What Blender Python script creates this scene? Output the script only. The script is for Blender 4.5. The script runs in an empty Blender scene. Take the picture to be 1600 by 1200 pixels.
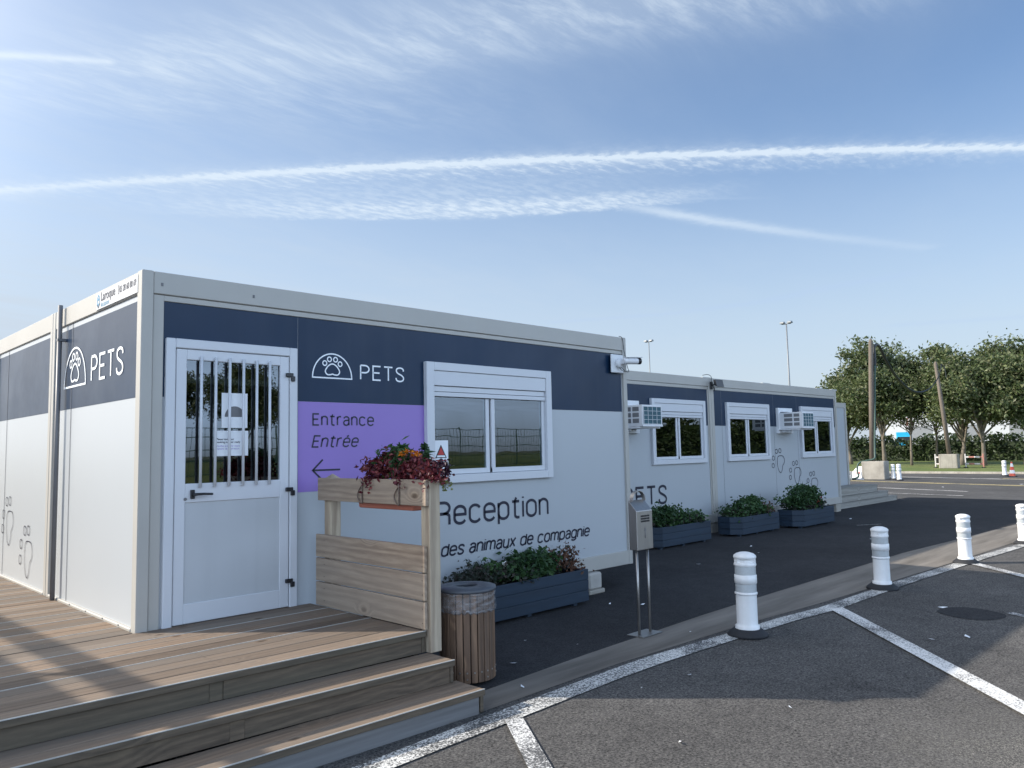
import bpy, bmesh, math, random
from mathutils import Vector, Matrix, noise
R = math.radians
random.seed(7)
scene = bpy.context.scene
COL = scene.collection

# ------------------------------------------------------------------ camera
cam_data = bpy.data.cameras.new("camera")
cam = bpy.data.objects.new("camera", cam_data)
COL.objects.link(cam)
cam_data.sensor_width = 36
cam_data.lens = 27.225
cam_data.clip_start = 0.05
cam_data.clip_end = 3000
CR = Vector((0.71100843, -0.70286122, -0.0212866))
CU = Vector((-0.04505749, -0.07574755, 0.99610849))
CF = Vector((0.70173844, 0.70728241, 0.08552631))
cam.matrix_world = Matrix((
    (CR.x, CU.x, -CF.x, -2.10112),
    (CR.y, CU.y, -CF.y, -6.09135),
    (CR.z, CU.z, -CF.z, 1.47254),
    (0, 0, 0, 1)))
scene.camera = cam

# ------------------------------------------------------------------ view, sun, sky
scene.view_settings.view_transform = 'Standard'
scene.view_settings.look = 'None'
scene.view_settings.gamma = 1
scene.view_settings.exposure = 0.60
scene.cycles.max_bounces = 8
scene.cycles.transparent_max_bounces = 16
SUN_EL = 29.8
SUN_DIR = Vector((-math.cos(R(48.5)) * math.cos(R(SUN_EL)), math.sin(R(48.5)) * math.cos(R(SUN_EL)), math.sin(R(SUN_EL))))
sun_data = bpy.data.lights.new("sun", 'SUN')
sun_data.energy = 4.3
sun_data.angle = R(0.55)
sun_data.color = (1.0, 0.92, 0.81)
sun = bpy.data.objects.new("sun", sun_data)
COL.objects.link(sun)
sun.rotation_euler = SUN_DIR.to_track_quat('Z', 'Y').to_euler()

SKY_STRENGTH = 0.125
world = bpy.data.worlds.new("World")
scene.world = world
world.use_nodes = True
NT = world.node_tree
NT.nodes.clear()


class X:
    """A socket wrapped so that node maths can be written as an expression."""
    nt = None

    def __init__(self, s):
        self.s = s

    @staticmethod
    def m(op, *a):
        n = X.nt.nodes.new('ShaderNodeMath')
        n.operation = op
        for i, v in enumerate(a):
            if isinstance(v, X):
                X.nt.links.new(v.s, n.inputs[i])
            else:
                n.inputs[i].default_value = v
        return X(n.outputs[0])

    def __add__(self, o): return X.m('ADD', self, o)
    __radd__ = __add__
    def __sub__(self, o): return X.m('SUBTRACT', self, o)
    def __rsub__(self, o): return X.m('SUBTRACT', o, self)
    def __mul__(self, o): return X.m('MULTIPLY', self, o)
    __rmul__ = __mul__
    def __truediv__(self, o): return X.m('DIVIDE', self, o)
    def mx(self, o): return X.m('MAXIMUM', self, o)
    def mn(self, o): return X.m('MINIMUM', self, o)
    def pw(self, o): return X.m('POWER', self, o)
    def ab(self): return X.m('ABSOLUTE', self)
    def sqrt(self): return X.m('SQRT', self)
    def exp(self): return X.m('EXPONENT', self)
    def clamp(self): return self.mx(0.0).mn(1.0)
    def gauss(self, w): return (self * self * (-1.0 / (w * w))).exp()

    def step(self, a, b):
        n = X.nt.nodes.new('ShaderNodeMapRange')
        n.interpolation_type = 'SMOOTHSTEP'
        X.nt.links.new(self.s, n.inputs[0])
        n.inputs[1].default_value = a
        n.inputs[2].default_value = b
        return X(n.outputs[0])


def xnoise(vec, scale, detail=4, rough=0.55, w=None):
    n = X.nt.nodes.new('ShaderNodeTexNoise')
    n.inputs['Scale'].default_value = scale
    n.inputs['Detail'].default_value = detail
    n.inputs['Roughness'].default_value = rough
    X.nt.links.new(vec, n.inputs['Vector'])
    return X(n.outputs['Fac'])


def xvec(x, y, z=0.0):
    n = X.nt.nodes.new('ShaderNodeCombineXYZ')
    for i, v in enumerate((x, y, z)):
        if isinstance(v, X):
            X.nt.links.new(v.s, n.inputs[i])
        else:
            n.inputs[i].default_value = v
    return n.outputs[0]


def build_sky():
    X.nt = NT
    N, L = NT.nodes, NT.links
    sky = N.new('ShaderNodeTexSky')
    sky.sky_type = 'NISHITA'
    sky.sun_disc = False
    sky.sun_elevation = R(SUN_EL)
    sky.sun_rotation = math.atan2(SUN_DIR.x, SUN_DIR.y)
    sky.air_density = 1.0
    sky.dust_density = 1.1
    sky.ozone_density = 3.4
    tc = N.new('ShaderNodeTexCoord')
    sep = N.new('ShaderNodeSeparateXYZ')
    L.new(tc.outputs['Generated'], sep.inputs[0])
    dx, dy, dz = X(sep.outputs[0]), X(sep.outputs[1]), X(sep.outputs[2])
    zz = dz.mx(0.05)
    u, v = dx / zz, dy / zz           # where the line of sight meets a flat cloud layer of height one
    P = xvec(u, v)
    nA = xnoise(P, 9.0, 5, 0.6)
    nB = xnoise(P, 26.0, 4, 0.6)
    puff = (nA - 0.5) * 0.10 + (nB - 0.5) * 0.06

    def along(ax, ay, bx, by):
        l = math.hypot(bx - ax, by - ay)
        ex, ey = (bx - ax) / l, (by - ay) / l
        s = (u - ax) * ex + (v - ay) * ey
        n = (u - ax) * (-ey) + (v - ay) * ex
        return s, n, l

    # long trail crossing the whole view, slightly bowed
    s, n, l = along(0.633, 3.311, 3.08, 0.583)
    bow = (s / l - 0.5) * (s / l - 0.5)
    off = n - (bow * 0.31 - 0.0775)
    edge = off + (nB - 0.5) * 0.085 + (nA - 0.5) * 0.03
    trailA = edge.gauss(0.031) * (nB.step(0.25, 0.6) * 0.25 + 0.68)
    fade = s.step(-0.6, 1.6) * 0.5 + 0.5
    under = (off + puff * 2.0)
    fringe = xnoise(xvec(s * 7.0 - n * 5.0, n * 5.0), 3.4, 4, 0.6).step(0.44, 0.66)
    below = under.step(0.0, 0.03) * (1.0 - under.step(0.06, 0.24)) * (fringe * 0.8 + 0.2)
    trailA = trailA * fade + (off + puff * 1.5).gauss(0.085) * 0.24 + below * 0.60 * s.step(-0.3, 1.2) * (1.0 - s.step(2.2, 4.0) * 0.85)

    # second pair: a broad puffy band on the left that thins to a fine line on the right
    def piece(pts, w0, w1, distort):
        out = None
        tot = sum(math.dist(pts[i], pts[i + 1]) for i in range(len(pts) - 1))
        run = 0.0
        for (a, b) in zip(pts, pts[1:]):
            s, n, l = along(a[0], a[1], b[0], b[1])
            t = s.mx(0.0).mn(l)
            d = ((s - t) * (s - t) + (n + distort) * (n + distort)).sqrt()
            w = w0 + (w1 - w0) * (run + l * 0.5) / tot
            g = d.gauss(w)
            out = g if out is None else out.mx(g)
            run += l
        return out
    fineB = piece([(2.40, 1.935), (2.623, 1.861), (2.976, 1.771), (3.341, 1.656), (3.721, 1.517), (4.3, 1.28)], 0.045, 0.060, puff * 0.6)
    fineB = fineB * (1.0 - (u - v).step(0.9, 2.9) * 0.75)
    s, n, l = along(1.482, 2.995, 2.623, 1.861)
    bw = (s / l - 0.45) * (s / l - 0.45)
    q = n - 0.05 + bw * 0.30
    q2 = q + (nA - 0.5) * 0.10 + (nB - 0.5) * 0.10
    tuft = xnoise(xvec(s * 6.0 - n * 4.0, n * 5.0), 3.6, 4, 0.6).step(0.36, 0.66)
    bandB = (1.0 - q2.step(0.0, 0.06)) * q2.step(-0.24, -0.08) * s.step(-0.8, 0.8) * (1.0 - s.step(1.4, 2.1)) * (tuft * 0.65 + 0.35)
    bandB = bandB + (1.0 - q2.step(-0.2, 0.0)) * q2.step(-0.62, -0.25) * s.step(-1.0, 0.5) * (1.0 - s.step(0.9, 1.8)) * (tuft * 0.6 + 0.25) * 0.55
    lineB = q2.gauss(0.05) * s.step(0.1, 1.0) * (1.0 - s.step(1.0, 1.6)) * 0.5
    shortC = piece([(0.30, 2.26), (0.5, 2.108), (0.61, 2.043)], 0.022, 0.016, puff * 0.2)
    lineD = piece([(2.45, 1.88), (2.719, 1.614), (2.95, 1.41)], 0.02, 0.02, puff * 0.3)
    faintE = piece([(4.504, 4.024), (4.919, 3.234), (5.024, 2.516), (4.904, 2.018), (4.908, 1.6)], 0.08, 0.10, puff * 1.5)
    faintF = piece([(7.0, 2.3), (7.3, 1.7), (7.6, 1.1)], 0.14, 0.14, puff * 2.0)

    # thin combed cirrus high up and a milky veil low in the sky
    s, n, l = along(0.62, 2.10, 1.70, 0.55)
    warp = xnoise(P, 2.2, 3, 0.5)
    comb = xnoise(xvec((s * 0.75 + n * 1.0) * 2.0 + warp * 0.9, (n * 0.75 - s * 1.0) * 6.5 + warp * 1.2), 1.9, 9, 0.68)
    cir = (comb.step(0.36, 0.74) * 0.8 + 0.2) * (n + (warp - 0.5) * 0.25).gauss(0.155) * s.step(-0.7, 0.5) * (1.0 - s.step(1.45, 2.3))
    s2, n2, l2 = along(0.55, 2.35, 1.45, 1.62)
    cir2 = comb.step(0.34, 0.80) * (n2 + (warp - 0.5) * 0.3).gauss(0.22) * s2.step(-0.8, 0.3) * (1.0 - s2.step(0.8, 1.5))
    veil = xnoise(xvec(u * 0.8 + v * 0.4, v * 2.0 - u * 0.7), 0.9, 6, 0.62).step(0.35, 0.8)
    lowhaze = (1.0 - dz.step(0.02, 0.42))
    sunward = (dx * SUN_DIR.x + dy * SUN_DIR.y + dz * SUN_DIR.z).step(-0.25, 0.85)
    up = dz.step(0.0, 0.06)
    cloud = (trailA.mx(fineB * (u - v).step(0.30, 1.05) * 0.66).mx(lineB * 0.55)).mx(bandB * 0.85).mx(shortC * 0.6).mx(lineD * (1.0 - (u - v).step(0.7, 1.6)) * 0.32)
    cloud = cloud + cir * 0.58 + cir2 * 0.30 + (n + (warp - 0.5) * 0.2).gauss(0.2) * s.step(-0.9, 0.4) * (1.0 - s.step(1.3, 2.3)) * 0.14
    milky = (veil * 0.14 + 0.06) * (0.35 + sunward * 1.1) + lowhaze * 0.80 + sunward * 0.27
    soft = (milky.clamp())
    cloud = (cloud * up).clamp()
    dark = (faintE * 0.24 + faintF * 0.18)
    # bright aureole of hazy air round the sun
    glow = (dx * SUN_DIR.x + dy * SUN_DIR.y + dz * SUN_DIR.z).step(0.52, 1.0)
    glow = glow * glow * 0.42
    # unseen bright cloud added behind the camera to lift the shaded cabin fronts
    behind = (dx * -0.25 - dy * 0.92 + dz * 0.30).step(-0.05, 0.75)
    fill_cloud = behind * (xnoise(xvec(u * 0.5, v * 0.9), 1.3, 5, 0.6).step(0.25, 0.7) * 0.30 + 0.70) * dz.step(-0.02, 0.06) * (1.0 - dz.step(0.30, 0.68))

    mixh = N.new('ShaderNodeMixRGB')
    L.new(soft.s, mixh.inputs[0])
    L.new(sky.outputs[0], mixh.inputs[1])
    mixh.inputs[2].default_value = (3.25, 3.80, 4.45, 1)
    mixc = N.new('ShaderNodeMixRGB')
    L.new((cloud * 0.85).s, mixc.inputs[0])
    L.new(mixh.outputs[0], mixc.inputs[1])
    mixc.inputs[2].default_value = (4.15, 4.75, 5.35, 1)
    mixd = N.new('ShaderNodeMixRGB')
    L.new(dark.s, mixd.inputs[0])
    L.new(mixc.outputs[0], mixd.inputs[1])
    mixd.inputs[2].default_value = (2.6, 3.4, 4.8, 1)
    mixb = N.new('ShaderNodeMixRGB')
    L.new(fill_cloud.s, mixb.inputs[0])
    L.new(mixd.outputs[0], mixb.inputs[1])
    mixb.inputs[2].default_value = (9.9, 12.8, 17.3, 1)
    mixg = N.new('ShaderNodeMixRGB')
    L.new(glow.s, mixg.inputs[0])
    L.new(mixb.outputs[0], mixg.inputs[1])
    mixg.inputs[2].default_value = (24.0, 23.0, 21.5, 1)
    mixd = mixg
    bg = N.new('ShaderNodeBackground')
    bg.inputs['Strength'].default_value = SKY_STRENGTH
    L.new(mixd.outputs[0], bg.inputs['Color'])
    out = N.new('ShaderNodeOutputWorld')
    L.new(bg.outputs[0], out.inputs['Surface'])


build_sky()

# ------------------------------------------------------------------ materials
MATS = {}


def new_mat(name):
    m = bpy.data.materials.new(name)
    m.use_nodes = True
    nt = m.node_tree
    b = nt.nodes['Principled BSDF']
    MATS[name] = m
    return m, nt, b


def N_(nt, kind, **kw):
    n = nt.nodes.new(kind)
    for k, v in kw.items():
        if k.startswith('i_'):
            n.inputs[k[2:].replace('_', ' ')].default_value = v
        else:
            setattr(n, k, v)
    return n


def coords(nt, scale=(1, 1, 1), island=0.0, kind='Object', objrand=True):
    tc = N_(nt, 'ShaderNodeTexCoord')
    mp = N_(nt, 'ShaderNodeMapping')
    mp.inputs['Scale'].default_value = scale
    nt.links.new(tc.outputs[kind], mp.inputs['Vector'])
    out = mp.outputs[0]
    if island or objrand:
        add = N_(nt, 'ShaderNodeVectorMath', operation='ADD')
        nt.links.new(out, add.inputs[0])
        if island:
            g = N_(nt, 'ShaderNodeNewGeometry')
            src = g.outputs['Random Per Island']
            k = island
        else:
            g = N_(nt, 'ShaderNodeObjectInfo')
            src = g.outputs['Random']
            k = 17.0
        mul = N_(nt, 'ShaderNodeMath', operation='MULTIPLY')
        mul.inputs[1].default_value = k
        nt.links.new(src, mul.inputs[0])
        cmb = N_(nt, 'ShaderNodeCombineXYZ')
        for i in range(3):
            nt.links.new(mul.outputs[0], cmb.inputs[i])
        nt.links.new(cmb.outputs[0], add.inputs[1])
        out = add.outputs[0]
    return out


def ramp(nt, fac, stops):
    r = N_(nt, 'ShaderNodeValToRGB')
    el = r.color_ramp.elements
    el[0].position, el[0].color = stops[0][0], (*stops[0][1], 1)
    el[1].position, el[1].color = stops[-1][0], (*stops[-1][1], 1)
    for p, c in stops[1:-1]:
        e = el.new(p)
        e.color = (*c, 1)
    nt.links.new(fac, r.inputs[0])
    return r.outputs[0]


def mixrgb(nt, fac, a, b, mode='MIX'):
    m = N_(nt, 'ShaderNodeMixRGB', blend_type=mode)
    for i, v in enumerate((fac, a, b)):
        if hasattr(v, 'is_linked') or hasattr(v, 'node'):
            nt.links.new(v, m.inputs[i])
        elif i == 0:
            m.inputs[0].default_value = v
        else:
            m.inputs[i].default_value = (*v, 1)
    return m.outputs[0]


def noise_n(nt, vec, scale, detail=4, rough=0.55):
    n = N_(nt, 'ShaderNodeTexNoise')
    n.inputs['Scale'].default_value = scale
    n.inputs['Detail'].default_value = detail
    n.inputs['Roughness'].default_value = rough
    nt.links.new(vec, n.inputs['Vector'])
    return n.outputs['Fac']


def bump(nt, b, h, strength, dist=0.01):
    n = N_(nt, 'ShaderNodeBump')
    n.inputs['Strength'].default_value = strength
    n.inputs['Distance'].default_value = dist
    nt.links.new(h, n.inputs['Height'])
    nt.links.new(n.outputs[0], b.inputs['Normal'])


def mul3(c, k):
    return tuple(min(1.0, x * k) for x in c)


def surf(name, col, rough=0.5, var=0.08, scale=3.0, metal=0.0, spec=0.5, bmp=0.0, bscale=60.0, streak=0.0, dirt=None, coat=0.0, rvar=0.0, stretch=(1, 1, 1)):
    """Painted or moulded surface with slight mottling, optional vertical dirt streaks and bump."""
    m, nt, b = new_mat(name)
    v = coords(nt, stretch)
    f = noise_n(nt, v, scale, 5, 0.6)
    c = ramp(nt, f, [(0.3, mul3(col, 1 - var)), (0.7, mul3(col, 1 + var))])
    if streak:
        v2 = coords(nt, (4, 4, 0.10))
        f2 = noise_n(nt, v2, 2.5, 2, 0.5)
        k = N_(nt, 'ShaderNodeMapRange')
        nt.links.new(f2, k.inputs[0])
        k.inputs[1].default_value = 0.52
        k.inputs[2].default_value = 0.80
        k.inputs[4].default_value = streak
        c = mixrgb(nt, k.outputs[0], c, dirt or mul3(col, 0.55))
    nt.links.new(c, b.inputs['Base Color'])
    b.inputs['Roughness'].default_value = rough
    if rvar:
        rf = N_(nt, 'ShaderNodeMapRange')
        nt.links.new(noise_n(nt, v, scale * 2.3, 4), rf.inputs[0])
        rf.inputs[1].default_value = 0.3
        rf.inputs[2].default_value = 0.7
        rf.inputs[3].default_value = max(0.02, rough - rvar)
        rf.inputs[4].default_value = rough + rvar
        nt.links.new(rf.outputs[0], b.inputs['Roughness'])
    b.inputs['Metallic'].default_value = metal
    b.inputs['Specular IOR Level'].default_value = spec
    b.inputs['Coat Weight'].default_value = coat
    if bmp:
        bump(nt, b, noise_n(nt, v, bscale, 3), bmp, 0.004)
    return m


def wood(name, light, dark, axis=0, rough=0.75, grain=1.0, grey=(0.23, 0.22, 0.205), greyamt=0.5, rings=9.0, groove=0.0, knots=2.3):
    m, nt, b = new_mat(name)
    st = [1.0, 1.0, 1.0]
    st[axis] = 0.08
    v = coords(nt, tuple(st), island=40.0)
    vk = coords(nt, (1, 1, 1), island=23.0)
    sx_ = N_(nt, 'ShaderNodeSeparateXYZ')
    nt.links.new(vk, sx_.inputs[0])
    cx_ = N_(nt, 'ShaderNodeCombineXYZ')
    al = N_(nt, 'ShaderNodeMath', operation='MULTIPLY')
    al.inputs[1].default_value = 0.55
    nt.links.new(sx_.outputs[axis], al.inputs[0])
    nt.links.new(al.outputs[0], cx_.inputs[0])
    nt.links.new(sx_.outputs[{0: 1, 1: 2, 2: 1}[axis]], cx_.inputs[1])
    vo = N_(nt, 'ShaderNodeTexVoronoi', feature='F1', voronoi_dimensions='2D')
    vo.inputs['Scale'].default_value = knots
    nt.links.new(cx_.outputs[0], vo.inputs['Vector'])
    kn = ramp(nt, vo.outputs['Distance'], [(0.020, (0.30, 0.25, 0.21)), (0.038, (0.60, 0.55, 0.50)), (0.060, (1.10, 1.08, 1.05)), (0.12, (1, 1, 1))])
    bend = N_(nt, 'ShaderNodeMapRange', interpolation_type='SMOOTHSTEP')
    nt.links.new(vo.outputs['Distance'], bend.inputs[0])
    bend.inputs[1].default_value = 0.0
    bend.inputs[2].default_value = 0.20
    bend.inputs[3].default_value = 0.06
    bend.inputs[4].default_value = 0.0
    bv_ = N_(nt, 'ShaderNodeCombineXYZ')
    for i_ in range(3):
        nt.links.new(bend.outputs[0], bv_.inputs[i_])
    av_ = N_(nt, 'ShaderNodeVectorMath', operation='ADD')
    nt.links.new(v, av_.inputs[0])
    nt.links.new(bv_.outputs[0], av_.inputs[1])
    v = av_.outputs[0]
    low = noise_n(nt, v, 2.4, 3, 0.5)
    w = N_(nt, 'ShaderNodeTexWave', wave_type='RINGS', rings_direction='XYZ'[axis])
    w.inputs['Scale'].default_value = rings
    w.inputs['Distortion'].default_value = 7.0
    w.inputs['Detail'].default_value = 3.0
    w.inputs['Detail Scale'].default_value = 1.3
    nt.links.new(v, w.inputs['Vector'])
    fine = noise_n(nt, v, 55.0, 4, 0.65)
    a = N_(nt, 'ShaderNodeMath', operation='MULTIPLY_ADD')
    nt.links.new(w.outputs['Fac'], a.inputs[0])
    a.inputs[1].default_value = 0.45 * grain
    nt.links.new(fine, a.inputs[2])
    c = ramp(nt, a.outputs[0], [(0.35, light), (0.62, tuple((x + y) / 2 for x, y in zip(light, dark))), (0.95, dark)])
    gm = N_(nt, 'ShaderNodeMapRange')
    nt.links.new(low, gm.inputs[0])
    gm.inputs[1].default_value = 0.32
    gm.inputs[2].default_value = 0.68
    gm.inputs[4].default_value = greyamt
    c = mixrgb(nt, gm.outputs[0], c, grey)
    geo = N_(nt, 'ShaderNodeNewGeometry')
    tone = ramp(nt, geo.outputs['Random Per Island'], [(0.0, (0.66, 0.66, 0.66)), (1.0, (1.22, 1.18, 1.12))])
    c = mixrgb(nt, 1.0, c, tone, 'MULTIPLY')
    kc = N_(nt, 'ShaderNodeSeparateColor')
    nt.links.new(vo.outputs['Color'], kc.inputs[0])
    kr = N_(nt, 'ShaderNodeMapRange')
    nt.links.new(kc.outputs[0], kr.inputs[0])
    kr.inputs[1].default_value = 0.45
    kr.inputs[2].default_value = 0.75
    kr.inputs[4].default_value = 0.9
    c = mixrgb(nt, kr.outputs[0], c, kn, 'MULTIPLY')
    nt.links.new(c, b.inputs['Base Color'])
    b.inputs['Roughness'].default_value = rough
    b.inputs['Specular IOR Level'].default_value = 0.35
    if groove:
        wg = N_(nt, 'ShaderNodeTexWave', wave_type='BANDS', bands_direction='Y')
        wg.inputs['Scale'].default_value = groove
        vv = coords(nt, objrand=False)
        nt.links.new(vv, wg.inputs['Vector'])
        ad = N_(nt, 'ShaderNodeMath', operation='MULTIPLY_ADD')
        nt.links.new(a.outputs[0], ad.inputs[0])
        ad.inputs[1].default_value = -0.5
        nt.links.new(wg.outputs['Fac'], ad.inputs[2])
        bump(nt, b, ad.outputs[0], 0.15, 0.004)
    else:
        bump(nt, b, a.outputs[0], 0.25, -0.003)
    return m


def leaves(name, cols, rough=0.55, trans=0.25):
    m, nt, b = new_mat(name)
    g = N_(nt, 'ShaderNodeNewGeometry')
    k = len(cols) - 1
    c = ramp(nt, g.outputs['Random Per Island'], [(i / k, cc) for i, cc in enumerate(cols)])
    v = coords(nt)
    f = noise_n(nt, v, 1.1, 3)
    tone = ramp(nt, f, [(0.3, (0.65, 0.68, 0.7)), (0.7, (1.25, 1.2, 1.1))])
    c = mixrgb(nt, 1.0, c, tone, 'MULTIPLY')
    nt.links.new(c, b.inputs['Base Color'])
    b.inputs['Roughness'].default_value = rough
    b.inputs['Specular IOR Level'].default_value = 0.4
    t = N_(nt, 'ShaderNodeBsdfTranslucent')
    nt.links.new(c, t.inputs['Color'])
    mx = N_(nt, 'ShaderNodeMixShader')
    mx.inputs[0].default_value = trans
    nt.links.new(b.outputs[0], mx.inputs[1])
    nt.links.new(t.outputs[0], mx.inputs[2])
    nt.links.new(mx.outputs[0], nt.nodes['Material Output'].inputs['Surface'])
    return m


def glass(name, tint=(0.35, 0.40, 0.42), ior=2.1, rough=0.01):
    """Double glazing: clear tinted panes with a strong mirror of the surroundings."""
    m, nt, b = new_mat(name)
    tr = N_(nt, 'ShaderNodeBsdfTransparent')
    tr.inputs['Color'].default_value = (*tint, 1)
    gl = N_(nt, 'ShaderNodeBsdfGlossy')
    gl.inputs['Roughness'].default_value = rough
    gl.inputs['Color'].default_value = (0.86, 0.93, 0.98, 1)
    fr = N_(nt, 'ShaderNodeFresnel')
    fr.inputs['IOR'].default_value = ior
    v = coords(nt, (1, 1, 1))
    bn = N_(nt, 'ShaderNodeBump')
    bn.inputs['Strength'].default_value = 0.05
    bn.inputs['Distance'].default_value = 0.02
    nt.links.new(noise_n(nt, v, 1.6, 2), bn.inputs['Height'])
    nt.links.new(bn.outputs[0], gl.inputs['Normal'])
    mx = N_(nt, 'ShaderNodeMixShader')
    nt.links.new(fr.outputs[0], mx.inputs[0])
    nt.links.new(tr.outputs[0], mx.inputs[1])
    nt.links.new(gl.outputs[0], mx.inputs[2])
    nt.links.new(mx.outputs[0], nt.nodes['Material Output'].inputs['Surface'])
    return m


def asphalt(name, col, speck=0.5, wear=None, brightspeck=0.0):
    m, nt, b = new_mat(name)
    v = coords(nt, objrand=False)
    big = noise_n(nt, v, 0.45, 5, 0.6)
    mid = noise_n(nt, v, 5.0, 5, 0.65)
    fine = noise_n(nt, v, 62.0, 5, 0.85)
    c = ramp(nt, big, [(0.3, mul3(col, 0.82)), (0.7, mul3(col, 1.2))])
    c = mixrgb(nt, 1.0, c, ramp(nt, mid, [(0.3, (0.86, 0.86, 0.86)), (0.7, (1.14, 1.13, 1.12))]), 'MULTIPLY')
    c = mixrgb(nt, 1.0, c, ramp(nt, fine, [(0.34, (1 - speck, 1 - speck, 1 - speck)), (0.5, (1, 1, 1)), (0.68, (1 + 1.4 * speck, 1 + 1.35 * speck, 1 + 1.25 * speck))]), 'MULTIPLY')
    if wear:
        vs_ = coords(nt, (1.0, 0.55, 1.0), objrand=False)
        st_ = noise_n(nt, vs_, 1.15, 5, 0.62)
        c = mixrgb(nt, 1.0, c, ramp(nt, st_, [(0.28, (0.74, 0.74, 0.75)), (0.40, (0.98, 0.98, 0.98)), (0.62, (1.0, 1.0, 1.0)), (0.74, (1.10, 1.10, 1.09))]), 'MULTIPLY')
        (wx, wy, wr) = wear
        sep = N_(nt, 'ShaderNodeVectorMath', operation='DISTANCE')
        nt.links.new(v, sep.inputs[0])
        sep.inputs[1].default_value = (wx, wy, -0.27)
        ad = N_(nt, 'ShaderNodeMath', operation='MULTIPLY_ADD')
        nt.links.new(mid, ad.inputs[0])
        ad.inputs[1].default_value = 1.6
        nt.links.new(sep.outputs['Value'], ad.inputs[2])
        k = N_(nt, 'ShaderNodeMapRange')
        nt.links.new(ad.outputs[0], k.inputs[0])
        k.inputs[1].default_value = wr + 1.4
        k.inputs[2].default_value = wr + 0.2
        sp = ramp(nt, noise_n(nt, v, 120.0, 2, 0.8), [(0.48, (0.06, 0.058, 0.055)), (0.62, (0.34, 0.32, 0.28))])
        c = mixrgb(nt, k.outputs[0], c, sp)
    if brightspeck:
        vo = N_(nt, 'ShaderNodeTexVoronoi', feature='F1')
        vo.inputs['Scale'].default_value = 42.0
        nt.links.new(v, vo.inputs['Vector'])
        sel = ramp(nt, vo.outputs['Distance'], [(0.08, (1, 1, 1)), (0.14, (0, 0, 0))])
        rs = N_(nt, 'ShaderNodeSeparateColor')
        nt.links.new(vo.outputs['Color'], rs.inputs[0])
        th = N_(nt, 'ShaderNodeMath', operation='GREATER_THAN')
        nt.links.new(rs.outputs[0], th.inputs[0])
        th.inputs[1].default_value = 1 - brightspeck
        both = mixrgb(nt, 1.0, sel, th.outputs[0], 'MULTIPLY')
        c = mixrgb(nt, both, c, (0.42, 0.40, 0.36))
    nt.links.new(c, b.inputs['Base Color'])
    b.inputs['Roughness'].default_value = 0.92
    b.inputs['Specular IOR Level'].default_value = 0.12
    bump(nt, b, fine, 0.5, 0.006)
    return m


def worn_paint(name, col, under, amount=0.5, scale=70.0):
    m, nt, b = new_mat(name)
    v = coords(nt, objrand=False)
    f = noise_n(nt, v, scale, 4, 0.75)
    g = noise_n(nt, v, 1.6, 4, 0.6)
    a = N_(nt, 'ShaderNodeMath', operation='MULTIPLY_ADD')
    nt.links.new(g, a.inputs[0])
    a.inputs[1].default_value = 0.55
    nt.links.new(f, a.inputs[2])
    t = 0.52 + 0.5 * amount
    k = ramp(nt, a.outputs[0], [(t - 0.05, (0, 0, 0)), (t + 0.05, (1, 1, 1))])
    c = mixrgb(nt, k, under, col)
    nt.links.new(c, b.inputs['Base Color'])
    b.inputs['Roughness'].default_value = 0.75
    bump(nt, b, f, 0.4, 0.004)
    return m


def grass_mat(name, a, b_, c_):
    m, nt, b = new_mat(name)
    v = coords(nt, objrand=False)
    f = noise_n(nt, v, 0.35, 6, 0.65)
    g = noise_n(nt, v, 9.0, 4, 0.7)
    c = ramp(nt, f, [(0.3, a), (0.5, b_), (0.72, c_)])
    c = mixrgb(nt, 1.0, c, ramp(nt, g, [(0.3, (0.6, 0.62, 0.6)), (0.7, (1.3, 1.28, 1.2))]), 'MULTIPLY')
    nt.links.new(c, b.inputs['Base Color'])
    b.inputs['Roughness'].default_value = 0.9
    bump(nt, b, g, 0.8, 0.05)
    return m


def striped(name, a, b_, axis, freq, thresh=0.5):
    m, nt, b = new_mat(name)
    tc = N_(nt, 'ShaderNodeTexCoord')
    sp = N_(nt, 'ShaderNodeSeparateXYZ')
    nt.links.new(tc.outputs['Object'], sp.inputs[0])
    mu = N_(nt, 'ShaderNodeMath', operation='MULTIPLY')
    mu.inputs[1].default_value = freq
    nt.links.new(sp.outputs[axis], mu.inputs[0])
    fr = N_(nt, 'ShaderNodeMath', operation='FRACT')
    nt.links.new(mu.outputs[0], fr.inputs[0])
    gt = N_(nt, 'ShaderNodeMath', operation='GREATER_THAN')
    gt.inputs[1].default_value = thresh
    nt.links.new(fr.outputs[0], gt.inputs[0])
    nt.links.new(mixrgb(nt, gt.outputs[0], a, b_), b.inputs['Base Color'])
    b.inputs['Roughness'].default_value = 0.5
    return m


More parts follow.
